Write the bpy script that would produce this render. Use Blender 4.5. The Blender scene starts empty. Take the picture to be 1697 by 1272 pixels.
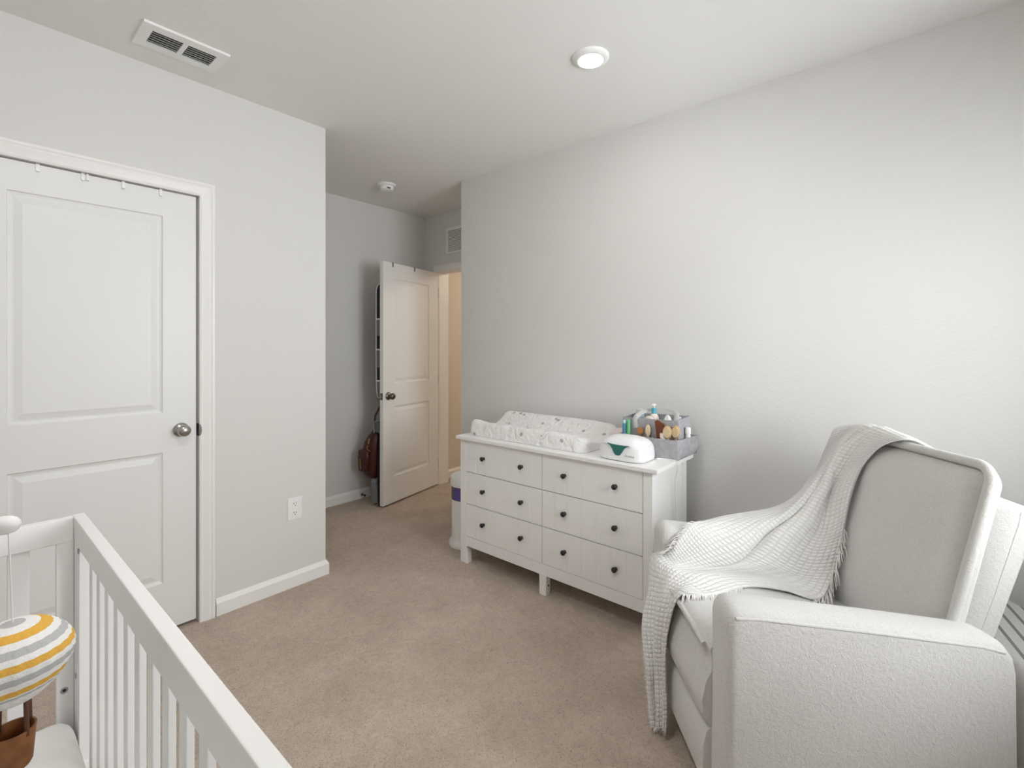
import bpy, bmesh, math, random
from mathutils import Vector, Matrix
R = math.radians
random.seed(7)
SC = bpy.context.scene
COL = SC.collection

# ------------------------------------------------------------------ materials
def mat(name, color, rough=0.6, metal=0.0, bump=None, spec=0.5, var=None, sheen=0.0, emit=None, coat=0.0):
    m = bpy.data.materials.new(name); m.use_nodes = True
    nt = m.node_tree; n = nt.nodes; b = n['Principled BSDF']
    b.inputs['Base Color'].default_value = (*color, 1)
    b.inputs['Roughness'].default_value = rough
    b.inputs['Metallic'].default_value = metal
    b.inputs['Specular IOR Level'].default_value = spec
    b.inputs['Sheen Weight'].default_value = sheen
    b.inputs['Coat Weight'].default_value = coat
    if emit:
        b.inputs['Emission Color'].default_value = (*emit[0], 1)
        b.inputs['Emission Strength'].default_value = emit[1]
    tc = None
    if bump or var:
        tc = n.new('ShaderNodeTexCoord')
    if bump:                                   # (scale, strength, distance, detail)
        t = n.new('ShaderNodeTexNoise'); t.inputs['Scale'].default_value = bump[0]
        t.inputs['Detail'].default_value = bump[3] if len(bump) > 3 else 4
        bp = n.new('ShaderNodeBump'); bp.inputs['Strength'].default_value = bump[1]; bp.inputs['Distance'].default_value = bump[2]
        nt.links.new(tc.outputs['Object'], t.inputs['Vector'])
        nt.links.new(t.outputs['Fac'], bp.inputs['Height'])
        nt.links.new(bp.outputs['Normal'], b.inputs['Normal'])
    if var:                                    # (scale, colour2)
        t2 = n.new('ShaderNodeTexNoise'); t2.inputs['Scale'].default_value = var[0]; t2.inputs['Detail'].default_value = 5
        mx = n.new('ShaderNodeMix'); mx.data_type = 'RGBA'
        mx.inputs[6].default_value = (*color, 1); mx.inputs[7].default_value = (*var[1], 1)
        rp = n.new('ShaderNodeValToRGB'); rp.color_ramp.elements[0].position = 0.35; rp.color_ramp.elements[1].position = 0.65
        nt.links.new(tc.outputs['Object'], t2.inputs['Vector'])
        nt.links.new(t2.outputs['Fac'], rp.inputs['Fac'])
        nt.links.new(rp.outputs['Color'], mx.inputs[0])
        nt.links.new(mx.outputs[2], b.inputs['Base Color'])
    return m

WALL = mat('wall_paint', (0.69, 0.685, 0.67), 0.75, bump=(95, 0.22, 0.004, 3), spec=0.3)
CEIL = mat('ceiling_paint', (0.80, 0.795, 0.78), 0.85, bump=(40, 0.25, 0.005, 3), spec=0.2)
TRIM = mat('trim_paint', (0.82, 0.815, 0.80), 0.38, spec=0.45)
DOORM = mat('door_paint', (0.765, 0.765, 0.755), 0.42, spec=0.45, bump=(60, 0.05, 0.002, 2))
CRIBM = mat('crib_paint', (0.86, 0.855, 0.85), 0.35)
DRESS = mat('dresser_paint', (0.85, 0.85, 0.84), 0.42)
HALLW = mat('hall_paint', (0.67, 0.605, 0.52), 0.8, bump=(95, 0.2, 0.004, 3))
NICKEL = mat('brushed_nickel', (0.42, 0.40, 0.37), 0.27, metal=1.0)
DARKMET = mat('dark_bronze', (0.16, 0.145, 0.135), 0.3, metal=1.0)
BLACKK = mat('black_knob', (0.012, 0.012, 0.013), 0.3)
BLACK = mat('black_cloth', (0.012, 0.011, 0.012), 0.8)
DARKGAP = mat('vent_dark', (0.025, 0.025, 0.025), 0.9)
PLASTIC = mat('white_plastic', (0.83, 0.83, 0.82), 0.35)
PLASTIC_W = mat('warmer_white', (0.84, 0.84, 0.855), 0.28)
GREEN = mat('teal_window', (0.028, 0.16, 0.14), 0.2)
STEEL = mat('screw_steel', (0.45, 0.45, 0.45), 0.35, metal=1.0)

def diffuser_mat(st=100):
    m = bpy.data.materials.new('lamp_diffuser'); m.use_nodes = True
    b = m.node_tree.nodes['Principled BSDF']
    b.inputs['Base Color'].default_value = (0.9, 0.9, 0.88, 1)
    b.inputs['Emission Color'].default_value = (1.0, 0.985, 0.965, 1)
    b.inputs['Emission Strength'].default_value = st
    return m

def carpet_mat():
    m = bpy.data.materials.new('carpet'); m.use_nodes = True
    nt = m.node_tree; n = nt.nodes; L = nt.links; b = n['Principled BSDF']
    b.inputs['Roughness'].default_value = 1.0; b.inputs['Specular IOR Level'].default_value = 0.05
    b.inputs['Sheen Weight'].default_value = 0.15
    tc = n.new('ShaderNodeTexCoord')
    def noise(s, d=4, dist=0.0):
        t = n.new('ShaderNodeTexNoise'); t.inputs['Scale'].default_value = s; t.inputs['Detail'].default_value = d
        t.inputs['Distortion'].default_value = dist
        L.new(tc.outputs['Object'], t.inputs['Vector']); return t
    big = noise(3.2, 4, 0.6); mid = noise(26, 4, 0.8); fine = noise(150, 3, 1.4)
    def ramp(t, p0, p1, c0, c1):
        r = n.new('ShaderNodeValToRGB'); e = r.color_ramp.elements
        e[0].position = p0; e[1].position = p1; e[0].color = (*c0, 1); e[1].color = (*c1, 1)
        L.new(t.outputs['Fac'], r.inputs['Fac']); return r
    rb = ramp(big, 0.36, 0.64, (0.510, 0.415, 0.335), (0.600, 0.495, 0.405))
    rm = ramp(mid, 0.3, 0.7, (0.90, 0.90, 0.90), (1.06, 1.06, 1.06))
    rf = ramp(fine, 0.28, 0.48, (0.60, 0.58, 0.56), (1.04, 1.04, 1.04))
    def mul(a, c):
        x = n.new('ShaderNodeMix'); x.data_type = 'RGBA'; x.blend_type = 'MULTIPLY'; x.inputs[0].default_value = 1
        L.new(a, x.inputs[6]); L.new(c, x.inputs[7]); return x.outputs[2]
    L.new(mul(mul(rb.outputs['Color'], rm.outputs['Color']), rf.outputs['Color']), b.inputs['Base Color'])
    bp = n.new('ShaderNodeBump'); bp.inputs['Strength'].default_value = 0.8; bp.inputs['Distance'].default_value = 0.008
    L.new(fine.outputs['Fac'], bp.inputs['Height']); 
    bp2 = n.new('ShaderNodeBump'); bp2.inputs['Strength'].default_value = 0.5; bp2.inputs['Distance'].default_value = 0.012
    L.new(mid.outputs['Fac'], bp2.inputs['Height']); L.new(bp.outputs['Normal'], bp2.inputs['Normal'])
    L.new(bp2.outputs['Normal'], b.inputs['Normal'])
    return m
CARPET = carpet_mat()

def sherpa_mat(name, c):
    m = bpy.data.materials.new(name); m.use_nodes = True
    nt = m.node_tree; n = nt.nodes; L = nt.links; b = n['Principled BSDF']
    b.inputs['Roughness'].default_value = 0.95; b.inputs['Specular IOR Level'].default_value = 0.1
    b.inputs['Sheen Weight'].default_value = 0.35; b.inputs['Sheen Roughness'].default_value = 0.6
    tc = n.new('ShaderNodeTexCoord')
    t = n.new('ShaderNodeTexNoise'); t.inputs['Scale'].default_value = 230; t.inputs['Detail'].default_value = 3; t.inputs['Distortion'].default_value = 2.2
    L.new(tc.outputs['Object'], t.inputs['Vector'])
    t2 = n.new('ShaderNodeTexNoise'); t2.inputs['Scale'].default_value = 70; t2.inputs['Detail'].default_value = 3; t2.inputs['Distortion'].default_value = 0.8
    L.new(tc.outputs['Object'], t2.inputs['Vector'])
    r = n.new('ShaderNodeValToRGB'); e = r.color_ramp.elements
    e[0].position = 0.28; e[1].position = 0.55; e[0].color = (c[0]*0.84, c[1]*0.84, c[2]*0.83, 1); e[1].color = (*c, 1)
    L.new(t.outputs['Fac'], r.inputs['Fac']); L.new(r.outputs['Color'], b.inputs['Base Color'])
    bp = n.new('ShaderNodeBump'); bp.inputs['Strength'].default_value = 0.55; bp.inputs['Distance'].default_value = 0.006
    L.new(t.outputs['Fac'], bp.inputs['Height'])
    bp2 = n.new('ShaderNodeBump'); bp2.inputs['Strength'].default_value = 0.35; bp2.inputs['Distance'].default_value = 0.008
    L.new(t2.outputs['Fac'], bp2.inputs['Height']); L.new(bp.outputs['Normal'], bp2.inputs['Normal'])
    L.new(bp2.outputs['Normal'], b.inputs['Normal'])
    return m
SHERPA = sherpa_mat('sherpa_fabric', (0.70, 0.69, 0.67))

def waffle_mat():
    m = bpy.data.materials.new('waffle_knit'); m.use_nodes = True
    nt = m.node_tree; n = nt.nodes; L = nt.links; b = n['Principled BSDF']
    b.inputs['Roughness'].default_value = 0.95; b.inputs['Specular IOR Level'].default_value = 0.1; b.inputs['Sheen Weight'].default_value = 0.3
    uv = n.new('ShaderNodeUVMap'); uv.uv_map = 'UVMap'
    sep = n.new('ShaderNodeSeparateXYZ'); L.new(uv.outputs['UV'], sep.inputs['Vector'])
    def wave(out, f):
        a = n.new('ShaderNodeMath'); a.operation = 'MULTIPLY'; a.inputs[1].default_value = f * math.pi; L.new(out, a.inputs[0])
        s = n.new('ShaderNodeMath'); s.operation = 'SINE'; L.new(a.outputs[0], s.inputs[0])
        ab = n.new('ShaderNodeMath'); ab.operation = 'ABSOLUTE'; L.new(s.outputs[0], ab.inputs[0])
        p = n.new('ShaderNodeMath'); p.operation = 'POWER'; p.inputs[1].default_value = 0.55; L.new(ab.outputs[0], p.inputs[0]); return p.outputs[0]
    mn = n.new('ShaderNodeMath'); mn.operation = 'MULTIPLY'
    L.new(wave(sep.outputs['X'], 68), mn.inputs[0]); L.new(wave(sep.outputs['Y'], 68), mn.inputs[1])
    r = n.new('ShaderNodeValToRGB'); e = r.color_ramp.elements
    e[0].position = 0.1; e[1].position = 0.7; e[0].color = (0.765, 0.76, 0.745, 1); e[1].color = (0.86, 0.855, 0.84, 1)
    L.new(mn.outputs[0], r.inputs['Fac']); L.new(r.outputs['Color'], b.inputs['Base Color'])
    tc = n.new('ShaderNodeTexCoord')
    t = n.new('ShaderNodeTexNoise'); t.inputs['Scale'].default_value = 300; L.new(tc.outputs['Object'], t.inputs['Vector'])
    ad = n.new('ShaderNodeMath'); ad.operation = 'MULTIPLY_ADD'; ad.inputs[1].default_value = 0.35
    L.new(t.outputs['Fac'], ad.inputs[0]); L.new(mn.outputs[0], ad.inputs[2])
    bp = n.new('ShaderNodeBump'); bp.inputs['Strength'].default_value = 0.8; bp.inputs['Distance'].default_value = 0.005
    L.new(ad.outputs[0], bp.inputs['Height']); L.new(bp.outputs['Normal'], b.inputs['Normal'])
    return m
WAFFLE = waffle_mat()
FRINGE = mat('fringe_yarn', (0.80, 0.79, 0.77), 0.95, spec=0.1)

def stripes_mat(name, bands, axis, scale, rot=0.0, bumpfreq=None, offset=0.0):
    """colour bands (constant ramp) along one object axis"""
    m = bpy.data.materials.new(name); m.use_nodes = True
    nt = m.node_tree; n = nt.nodes; L = nt.links; b = n['Principled BSDF']
    b.inputs['Roughness'].default_value = 0.9; b.inputs['Specular IOR Level'].default_value = 0.15
    tc = n.new('ShaderNodeTexCoord'); mp = n.new('ShaderNodeMapping'); mp.inputs['Rotation'].default_value = (0, 0, rot)
    L.new(tc.outputs['Object'], mp.inputs['Vector'])
    sep = n.new('ShaderNodeSeparateXYZ'); L.new(mp.outputs['Vector'], sep.inputs['Vector'])
    a = n.new('ShaderNodeMath'); a.operation = 'MULTIPLY_ADD'; a.inputs[1].default_value = scale; a.inputs[2].default_value = offset
    L.new(sep.outputs[axis], a.inputs[0])
    f = n.new('ShaderNodeMath'); f.operation = 'FRACT'; L.new(a.outputs[0], f.inputs[0])
    r = n.new('ShaderNodeValToRGB'); r.color_ramp.interpolation = 'CONSTANT'
    e = r.color_ramp.elements
    while len(e) < len(bands): e.new(0.5)
    for i, (p, c) in enumerate(bands):
        e[i].position = p; e[i].color = (*c, 1)
    L.new(f.outputs[0], r.inputs['Fac']); L.new(r.outputs['Color'], b.inputs['Base Color'])
    t = n.new('ShaderNodeTexNoise'); t.inputs['Scale'].default_value = bumpfreq or 250; L.new(tc.outputs['Object'], t.inputs['Vector'])
    bp = n.new('ShaderNodeBump'); bp.inputs['Strength'].default_value = 0.4; bp.inputs['Distance'].default_value = 0.003
    L.new(t.outputs['Fac'], bp.inputs['Height']); L.new(bp.outputs['Normal'], b.inputs['Normal'])
    return m

def padprint_mat():
    m = bpy.data.materials.new('printed_cotton'); m.use_nodes = True
    nt = m.node_tree; n = nt.nodes; L = nt.links; b = n['Principled BSDF']
    b.inputs['Roughness'].default_value = 0.85; b.inputs['Specular IOR Level'].default_value = 0.2
    tc = n.new('ShaderNodeTexCoord')
    v = n.new('ShaderNodeTexVoronoi'); v.inputs['Scale'].default_value = 15; L.new(tc.outputs['Object'], v.inputs['Vector'])
    nz = n.new('ShaderNodeTexNoise'); nz.inputs['Scale'].default_value = 60; L.new(tc.outputs['Object'], nz.inputs['Vector'])
    ad = n.new('ShaderNodeMath'); ad.operation = 'MULTIPLY_ADD'; ad.inputs[1].default_value = 0.16; L.new(nz.outputs['Fac'], ad.inputs[0]); L.new(v.outputs['Distance'], ad.inputs[2])
    r = n.new('ShaderNodeValToRGB'); e = r.color_ramp.elements
    e[0].position = 0.235; e[1].position = 0.262; e[0].color = (0.42, 0.42, 0.41, 1); e[1].color = (0.80, 0.795, 0.78, 1)
    L.new(ad.outputs[0], r.inputs['Fac']); L.new(r.outputs['Color'], b.inputs['Base Color'])
    w = n.new('ShaderNodeTexNoise'); w.inputs['Scale'].default_value = 14; w.inputs['Distortion'].default_value = 1.5; L.new(tc.outputs['Object'], w.inputs['Vector'])
    bp = n.new('ShaderNodeBump'); bp.inputs['Strength'].default_value = 0.5; bp.inputs['Distance'].default_value = 0.03
    L.new(w.outputs['Fac'], bp.inputs['Height']); L.new(bp.outputs['Normal'], b.inputs['Normal'])
    return m

FELT = mat('grey_felt', (0.44, 0.44, 0.46), 0.95, bump=(180, 0.3, 0.003), var=(38, (0.36, 0.36, 0.38)), spec=0.1)
FELT2 = mat('pale_felt', (0.50, 0.50, 0.49), 0.95, bump=(180, 0.3, 0.003), spec=0.1)

# ------------------------------------------------------------------ mesh helpers
ROOT = {}
class MB:
    def __init__(s): s.bm = bmesh.new()
    def box(s, x0, x1, y0, y1, z0, z1, bev=0.0, seg=2):
        g = bmesh.ops.create_cube(s.bm, size=1)
        M = Matrix.Translation(((x0+x1)/2, (y0+y1)/2, (z0+z1)/2)) @ Matrix.Diagonal((abs(x1-x0), abs(y1-y0), abs(z1-z0), 1))
        bmesh.ops.transform(s.bm, matrix=M, verts=g['verts'])
        if bev > 0:
            ed = {e for v in g['verts'] for e in v.link_edges}
            bmesh.ops.bevel(s.bm, geom=list(ed), offset=bev, segments=seg, affect='EDGES', profile=0.5)
        return s
    def prism(s, poly, axis, a, b, bev=0.0, seg=2, bevcaps=True):
        """polygon (2-D list) pushed along axis 'x','y','z' from a to b.  x:(y,z)  y:(x,z)  z:(x,y)"""
        f = {'x': lambda p, t: (t, p[0], p[1]), 'y': lambda p, t: (p[0], t, p[1]), 'z': lambda p, t: (p[0], p[1], t)}[axis]
        v0 = [s.bm.verts.new(f(p, a)) for p in poly]; v1 = [s.bm.verts.new(f(p, b)) for p in poly]
        n = len(poly); fs = [s.bm.faces.new(v0), s.bm.faces.new(v1[::-1])]
        for i in range(n): fs.append(s.bm.faces.new((v0[i], v0[(i+1) % n], v1[(i+1) % n], v1[i])))
        bmesh.ops.recalc_face_normals(s.bm, faces=fs)
        if bev > 0:
            ed = {e for q in fs for e in q.edges}
            bmesh.ops.bevel(s.bm, geom=list(ed), offset=bev, segments=seg, affect='EDGES', profile=0.5)
        return s
    def loops(s, rings, closed=True, cap=True, ringclosed=False):
        vs = [[s.bm.verts.new(p) for p in r] for r in rings]
        fs = []
        m = len(rings[0]); k = len(rings)
        for i in range(k if ringclosed else k-1):
            a, b = vs[i], vs[(i+1) % k]
            for j in range(m if closed else m-1):
                fs.append(s.bm.faces.new((a[j], a[(j+1) % m], b[(j+1) % m], b[j])))
        if cap and closed and not ringclosed:
            fs.append(s.bm.faces.new(vs[0][::-1])); fs.append(s.bm.faces.new(vs[-1]))
        bmesh.ops.recalc_face_normals(s.bm, faces=fs)
        return s
    def lathe(s, prof, c, axis='z', seg=32, sgn=1):
        """prof list of (radius, along)"""
        rings = []
        for r, h in prof:
            ring = []
            for k in range(seg):
                t = 2*math.pi*k/seg; a, b = max(r, 1e-4)*math.cos(t), max(r, 1e-4)*math.sin(t); h2 = h*sgn
                ring.append({'z': (c[0]+a, c[1]+b, c[2]+h2), 'x': (c[0]+h2, c[1]+a, c[2]+b), 'y': (c[0]+a, c[1]+h2, c[2]+b)}[axis])
            rings.append(ring)
        return s.loops(rings)
    def tube(s, pts, r, seg=10, closed=False, flat=None):
        P = [Vector(p) for p in pts]; n = len(P); rings = []
        up = Vector((0, 0, 1)); prev = None
        for i in range(n):
            if closed: t = (P[(i+1) % n]-P[i-1]).normalized()
            else: t = (P[min(i+1, n-1)]-P[max(i-1, 0)]).normalized()
            if prev is None:
                u = up if abs(t.dot(up)) < 0.9 else Vector((1, 0, 0))
            else: u = prev
            a = (u - t*u.dot(t)).normalized(); b = t.cross(a); prev = a
            rr = r[i] if isinstance(r, (list, tuple)) else r
            ra, rb = (rr, rr) if flat is None else (flat[0], flat[1])
            rings.append([P[i]+a*ra*math.cos(2*math.pi*k/seg)+b*rb*math.sin(2*math.pi*k/seg) for k in range(seg)])
        return s.loops(rings, cap=not closed, ringclosed=closed)
    def ell(s, c, r, seg=20, rings=12):
        g = bmesh.ops.create_uvsphere(s.bm, u_segments=seg, v_segments=rings, radius=1)
        bmesh.ops.transform(s.bm, matrix=Matrix.Translation(c) @ Matrix.Diagonal((*r, 1)), verts=g['verts'])
        return s
    def xf(s, M):
        bmesh.ops.transform(s.bm, matrix=M, verts=s.bm.verts); return s
    def build(s, name, m, parent=None, smooth=False, loc=None, local=False, angle=None):
        """verts in world coordinates (or in the frame of the thing when local=True)"""
        me = bpy.data.meshes.new(name)
        o = bpy.data.objects.new(name, me); COL.objects.link(o)
        if parent is not None:
            o.parent = parent
            M = ROOT[parent.name]; ROOT[o.name] = M
            if not local: bmesh.ops.transform(s.bm, matrix=M.inverted(), verts=s.bm.verts)
        elif loc is not None:
            o.location = loc; ROOT[o.name] = Matrix.Translation(loc)
            if not local: bmesh.ops.translate(s.bm, vec=-Vector(loc), verts=s.bm.verts)
        else: ROOT[o.name] = Matrix.Identity(4)
        s.bm.to_mesh(me); s.bm.free()
        me.materials.append(m)
        if smooth:
            me.polygons.foreach_set('use_smooth', [True]*len(me.polygons))
            me.set_sharp_from_angle(angle=R(angle or 40))
        return o

def thing(name, label, cat, loc=(0, 0, 0), rotz=0.0, group=None):
    o = bpy.data.objects.new(name, None); COL.objects.link(o); o.empty_display_size = 0.05
    o.location = loc; o.rotation_euler = (0, 0, rotz)
    ROOT[o.name] = Matrix.Translation(loc) @ Matrix.Rotation(rotz, 4, 'Z')
    o['label'] = label; o['category'] = cat
    if group: o['group'] = group
    return o
def tag(o, label, cat, group=None):
    o['label'] = label; o['category'] = cat
    if group: o['group'] = group
    return o
def struct(o, label=None, cat=None):
    o['kind'] = 'structure'
    if label: o['label'] = label
    if cat: o['category'] = cat
    return o
def dup(root, loc, label, rotz=None):
    r = root.copy(); COL.objects.link(r); r.location = loc; r['label'] = label
    if rotz is not None: r.rotation_euler = (0, 0, rotz)
    for ch in list(root.children):
        c = ch.copy(); COL.objects.link(c); c.parent = r
        for g in list(ch.children):
            d = g.copy(); COL.objects.link(d); d.parent = c
    return r

H = 2.60
YF = 2.655          # closet wall plane
XC = 1.43           # its outer corner
YA = 3.75           # alcove back wall
XE = 3.07           # entry wall plane
XR = 2.56           # right wall plane
YR = 2.70           # end of right wall
YB, XL = -0.95, -0.70

# ------------------------------------------------------------------ room shell
T = 0.11
o = MB().box(XL-T, 5.0, YB-T, YA+T, -0.08, 0.0).build('floor', CARPET); struct(o, 'beige carpet floor', 'floor')
o = MB().box(XL-T, 5.0, YB-T, YA+T, H, H+0.08).build('ceiling', CEIL); struct(o, 'pale painted ceiling', 'ceiling')
DX0, DX1, DTOP = -0.003, 0.783, 2.052       # closet opening
m = MB(); m.box(XL, DX0-0.02, YF, YF+T, 0, H); m.box(DX0-0.02, DX1+0.02, YF, YF+T, DTOP+0.02, H); m.box(DX1+0.02, XC, YF, YF+T, 0, H)
m.box(XC-T, XC, YF+T, YA, 0, H)
struct(m.build('wall_front', WALL), 'pale grey wall holding the closet door', 'wall')
struct(MB().box(XL-T, XE+T, YA, YA+T, 0, H).build('wall_alcove', WALL), 'grey alcove wall behind the open door', 'wall')
EY0, EY1, ETOP = 2.772, 3.545, 2.045        # entry opening
m = MB(); m.box(XE, XE+T, YR-0.0, EY0-0.02, 0, H); m.box(XE, XE+T, EY0-0.02, EY1+0.02, ETOP+0.02, H); m.box(XE, XE+T, EY1+0.02, YA, 0, H)
struct(m.build('wall_entry', WALL), 'grey wall around the entry doorway', 'wall')
m = MB(); m.box(XR, XE+T, YB-T, YR, 0, H)
struct(m.build('wall_right', WALL), 'long pale grey wall behind the dresser', 'wall')
struct(MB().box(XL-T, XL, YB-T, YA, 0, H).build('wall_left', WALL), 'grey wall beside the crib', 'wall')
WX0, WX1, WZ0, WZ1 = 1.05, 2.32, 0.85, 2.12
m = MB(); m.box(XL, WX0, YB-T, YB, 0, H); m.box(WX1, XR, YB-T, YB, 0, H); m.box(WX0, WX1, YB-T, YB, 0, WZ0); m.box(WX0, WX1, YB-T, YB, WZ1, H)
struct(m.build('wall_back', WALL), 'grey wall with the window', 'wall')
m = MB(); m.box(XE+T, 4.9, 3.66, 3.66+T, 0, H); m.box(4.9, 5.0, 1.6, 3.77, 0, H); m.box(XE+T, 5.0, 1.5, 1.6, 0, H)
struct(m.build('wall_hall', HALLW), 'beige hallway wall beyond the doorway', 'wall')

# window in the back wall
m = MB(); fw = 0.05
m.box(WX0, WX0+fw, YB-0.09, YB-0.03, WZ0+fw, WZ1-fw); m.box(WX1-fw, WX1, YB-0.09, YB-0.03, WZ0+fw, WZ1-fw)
m.box(WX0, WX1, YB-0.09, YB-0.03, WZ0, WZ0+fw); m.box(WX0, WX1, YB-0.09, YB-0.03, WZ1-fw, WZ1)
m.box(WX0, WX1, YB-0.085, YB-0.035, (WZ0+WZ1)/2-0.02, (WZ0+WZ1)/2+0.02)
win = struct(m.build('window_1', TRIM), 'white framed window', 'window')
gm = bpy.data.materials.new('window_glass'); gm.use_nodes = True
nt = gm.node_tree; nt.nodes.remove(nt.nodes['Principled BSDF'])
tr = nt.nodes.new('ShaderNodeBsdfTransparent'); gl = nt.nodes.new('ShaderNodeBsdfGlossy'); gl.inputs['Roughness'].default_value = 0.02
fr = nt.nodes.new('ShaderNodeFresnel'); fr.inputs['IOR'].default_value = 1.45; mx = nt.nodes.new('ShaderNodeMixShader')
nt.links.new(fr.outputs[0], mx.inputs[0]); nt.links.new(tr.outputs[0], mx.inputs[1]); nt.links.new(gl.outputs[0], mx.inputs[2])
nt.links.new(mx.outputs[0], nt.nodes['Material Output'].inputs['Surface'])
MB().box(WX0+fw, WX1-fw, YB-0.062, YB-0.058, WZ0+fw, WZ1-fw).build('pane', gm, win)
MB().box(WX0-0.05, WX1+0.05, YB-0.03, YB+0.04, WZ0-0.025, WZ0).build('sill', TRIM, win)

# baseboards
def baseboard(name, path, label, hgt=0.083):
    """path: xy polyline, room on the left-hand side; profile mitred at the bends"""
    prof = [(0.0, 0.0), (0.015, 0.0), (0.015, hgt-0.022), (0.011, hgt-0.014), (0.006, hgt-0.004), (0.0035, hgt), (0.0, hgt)]
    P = [Vector(p) for p in path]; rings = []
    for i, p in enumerate(P):
        ns = []
        if i > 0: d = (P[i]-P[i-1]).normalized(); ns.append(Vector((-d.y, d.x)))
        if i < len(P)-1: d = (P[i+1]-P[i]).normalized(); ns.append(Vector((-d.y, d.x)))
        nn = ns[0] if len(ns) == 1 else (ns[0]+ns[1])/(1+ns[0].dot(ns[1]))
        rings.append([(p.x+nn.x*a, p.y+nn.y*a, z) for a, z in prof])
    o = MB().loops(rings).build(name, TRIM); return struct(o, label, 'baseboard')
CW = 0.066      # casing width
baseboard('baseboard_front', [(XE, EY1+CW+0.004), (XE, YA), (XC, YA), (XC, YF), (DX1+CW+0.006, YF)], 'white baseboard along the closet wall and alcove')
baseboard('baseboard_right', [(XR, YB), (XR, YR), (XE, YR)], 'white baseboard behind the dresser')
baseboard('baseboard_left', [(DX0-CW-0.006, YF), (XL, YF), (XL, YB), (XR, YB)], 'white baseboard beside the crib')
baseboard('baseboard_hall', [(4.9, 3.66), (XE+T+0.02, 3.66)], 'white baseboard in the hallway')

# casings
CPROF = [(0.0, 0.0), (0.0, 0.011), (0.006, 0.014), (0.012, 0.011), (0.018, 0.012), (0.040, 0.018), (0.048, 0.015), (0.054, 0.019), (0.062, 0.019), (CW, 0.015), (CW, 0.0)]
def casing(name, a0, a1, top, place, label):
    """place(along, out, z) -> world"""
    rings = []
    for (ea, ez, bottom) in ((-1, 0, True), (-1, 1, False), (1, 1, False), (1, 0, True)):
        ring = []
        for w, p in CPROF:
            a = (a0-w) if ea < 0 else (a1+w); z = 0.0 if bottom else top+w
            ring.append(place(a, p, z))
        rings.append(ring)
    o = MB().loops(rings).build(name, TRIM); return struct(o, label, 'door trim')
casing('trim_1', DX0, DX1, DTOP, lambda a, p, z: (a, YF-p, z), 'white moulded casing around the closet door')
casing('trim_2', EY0, EY1, ETOP, lambda a, p, z: (XE-p, a, z), 'white moulded casing around the entry doorway')
# jambs
m = MB()
m.box(DX0-0.019, DX0, YF-0.002, YF+T, 0, DTOP); m.box(DX1, DX1+0.019, YF-0.002, YF+T, 0, DTOP); m.box(DX0-0.019, DX1+0.019, YF-0.002, YF+T, DTOP, DTOP+0.019)
m.box(DX0, DX0+0.012, YF+0.046, YF+T, 0, DTOP); m.box(DX1-0.012, DX1, YF+0.046, YF+T, 0, DTOP)
jb = struct(m.build('trim_3', TRIM), 'white closet door jamb', 'door trim')
MB().box(DX1-0.0012, DX1+0.0005, YF-0.002, YF+0.03, 0.897, 0.957).build('strike_plate', BLACKK, jb)
m = MB(); m.prism([(DX1-0.001, 0.899), (DX1+0.004, 0.903), (DX1+0.0075, 0.915), (DX1+0.0085, 0.927), (DX1+0.0075, 0.939), (DX1+0.004, 0.951), (DX1-0.001, 0.955)], 'y', YF-0.0155, YF-0.010); m.build('strike_lip', DARKMET, jb)
m = MB()
m.box(XE-0.002, XE+T+0.01, EY1, EY1+0.019, 0, ETOP); m.box(XE-0.002, XE+T+0.01, EY0-0.019, EY0, 0, ETOP); m.box(XE-0.002, XE+T+0.01, EY0-0.019, EY1+0.019, ETOP, ETOP+0.019)
struct(m.build('trim_4', TRIM), 'white entry door jamb', 'door trim')

# ------------------------------------------------------------------ two-panel doors
def door_mesh(w, h, t, x_panels, z_panels, z0=0.0):
    """front face at y=0 (facing -y), back at y=t; x 0..w"""
    m = MB(); bm = m.bm
    xs = [0, x_panels[0], x_panels[1], w]; zs = [z0] + [q for p in z_panels for q in p] + [h]
    steps = [(0.0, 0.0), (0.004, 0.006), (0.013, 0.0085), (0.019, 0.0085), (0.044, 0.0022)]
    def q(*p):
        bm.faces.new([bm.verts.new(c) for c in p])
    for i in range(3):
        for j in range(len(zs)-1):
            a, b, c, d = xs[i], xs[i+1], zs[j], zs[j+1]
            if i == 1 and (c, d) in [tuple(p) for p in z_panels]:
                for (i0, d0), (i1, d1) in zip(steps[:-1], steps[1:]):
                    A = [(a+i0, d0, c+i0), (b-i0, d0, c+i0), (b-i0, d0, d-i0), (a+i0, d0, d-i0)]
                    B = [(a+i1, d1, c+i1), (b-i1, d1, c+i1), (b-i1, d1, d-i1), (a+i1, d1, d-i1)]
                    for k in range(4): q(A[k], A[(k+1) % 4], B[(k+1) % 4], B[k])
                i1, d1 = steps[-1]
                q((a+i1, d1, c+i1), (b-i1, d1, c+i1), (b-i1, d1, d-i1), (a+i1, d1, d-i1))
            else:
                q((a, 0, c), (b, 0, c), (b, 0, d), (a, 0, d))
    q((0, t, z0), (0, t, h), (w, t, h), (w, t, z0))
    q((0, 0, z0), (0, 0, h), (0, t, h), (0, t, z0)); q((w, 0, z0), (w, t, z0), (w, t, h), (w, 0, h))
    q((0, 0, h), (w, 0, h), (w, t, h), (0, t, h)); q((0, 0, z0), (0, t, z0), (w, t, z0), (w, 0, z0))
    bmesh.ops.remove_doubles(bm, verts=bm.verts, dist=1e-5)
    bmesh.ops.recalc_face_normals(bm, faces=bm.faces)
    return m
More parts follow.
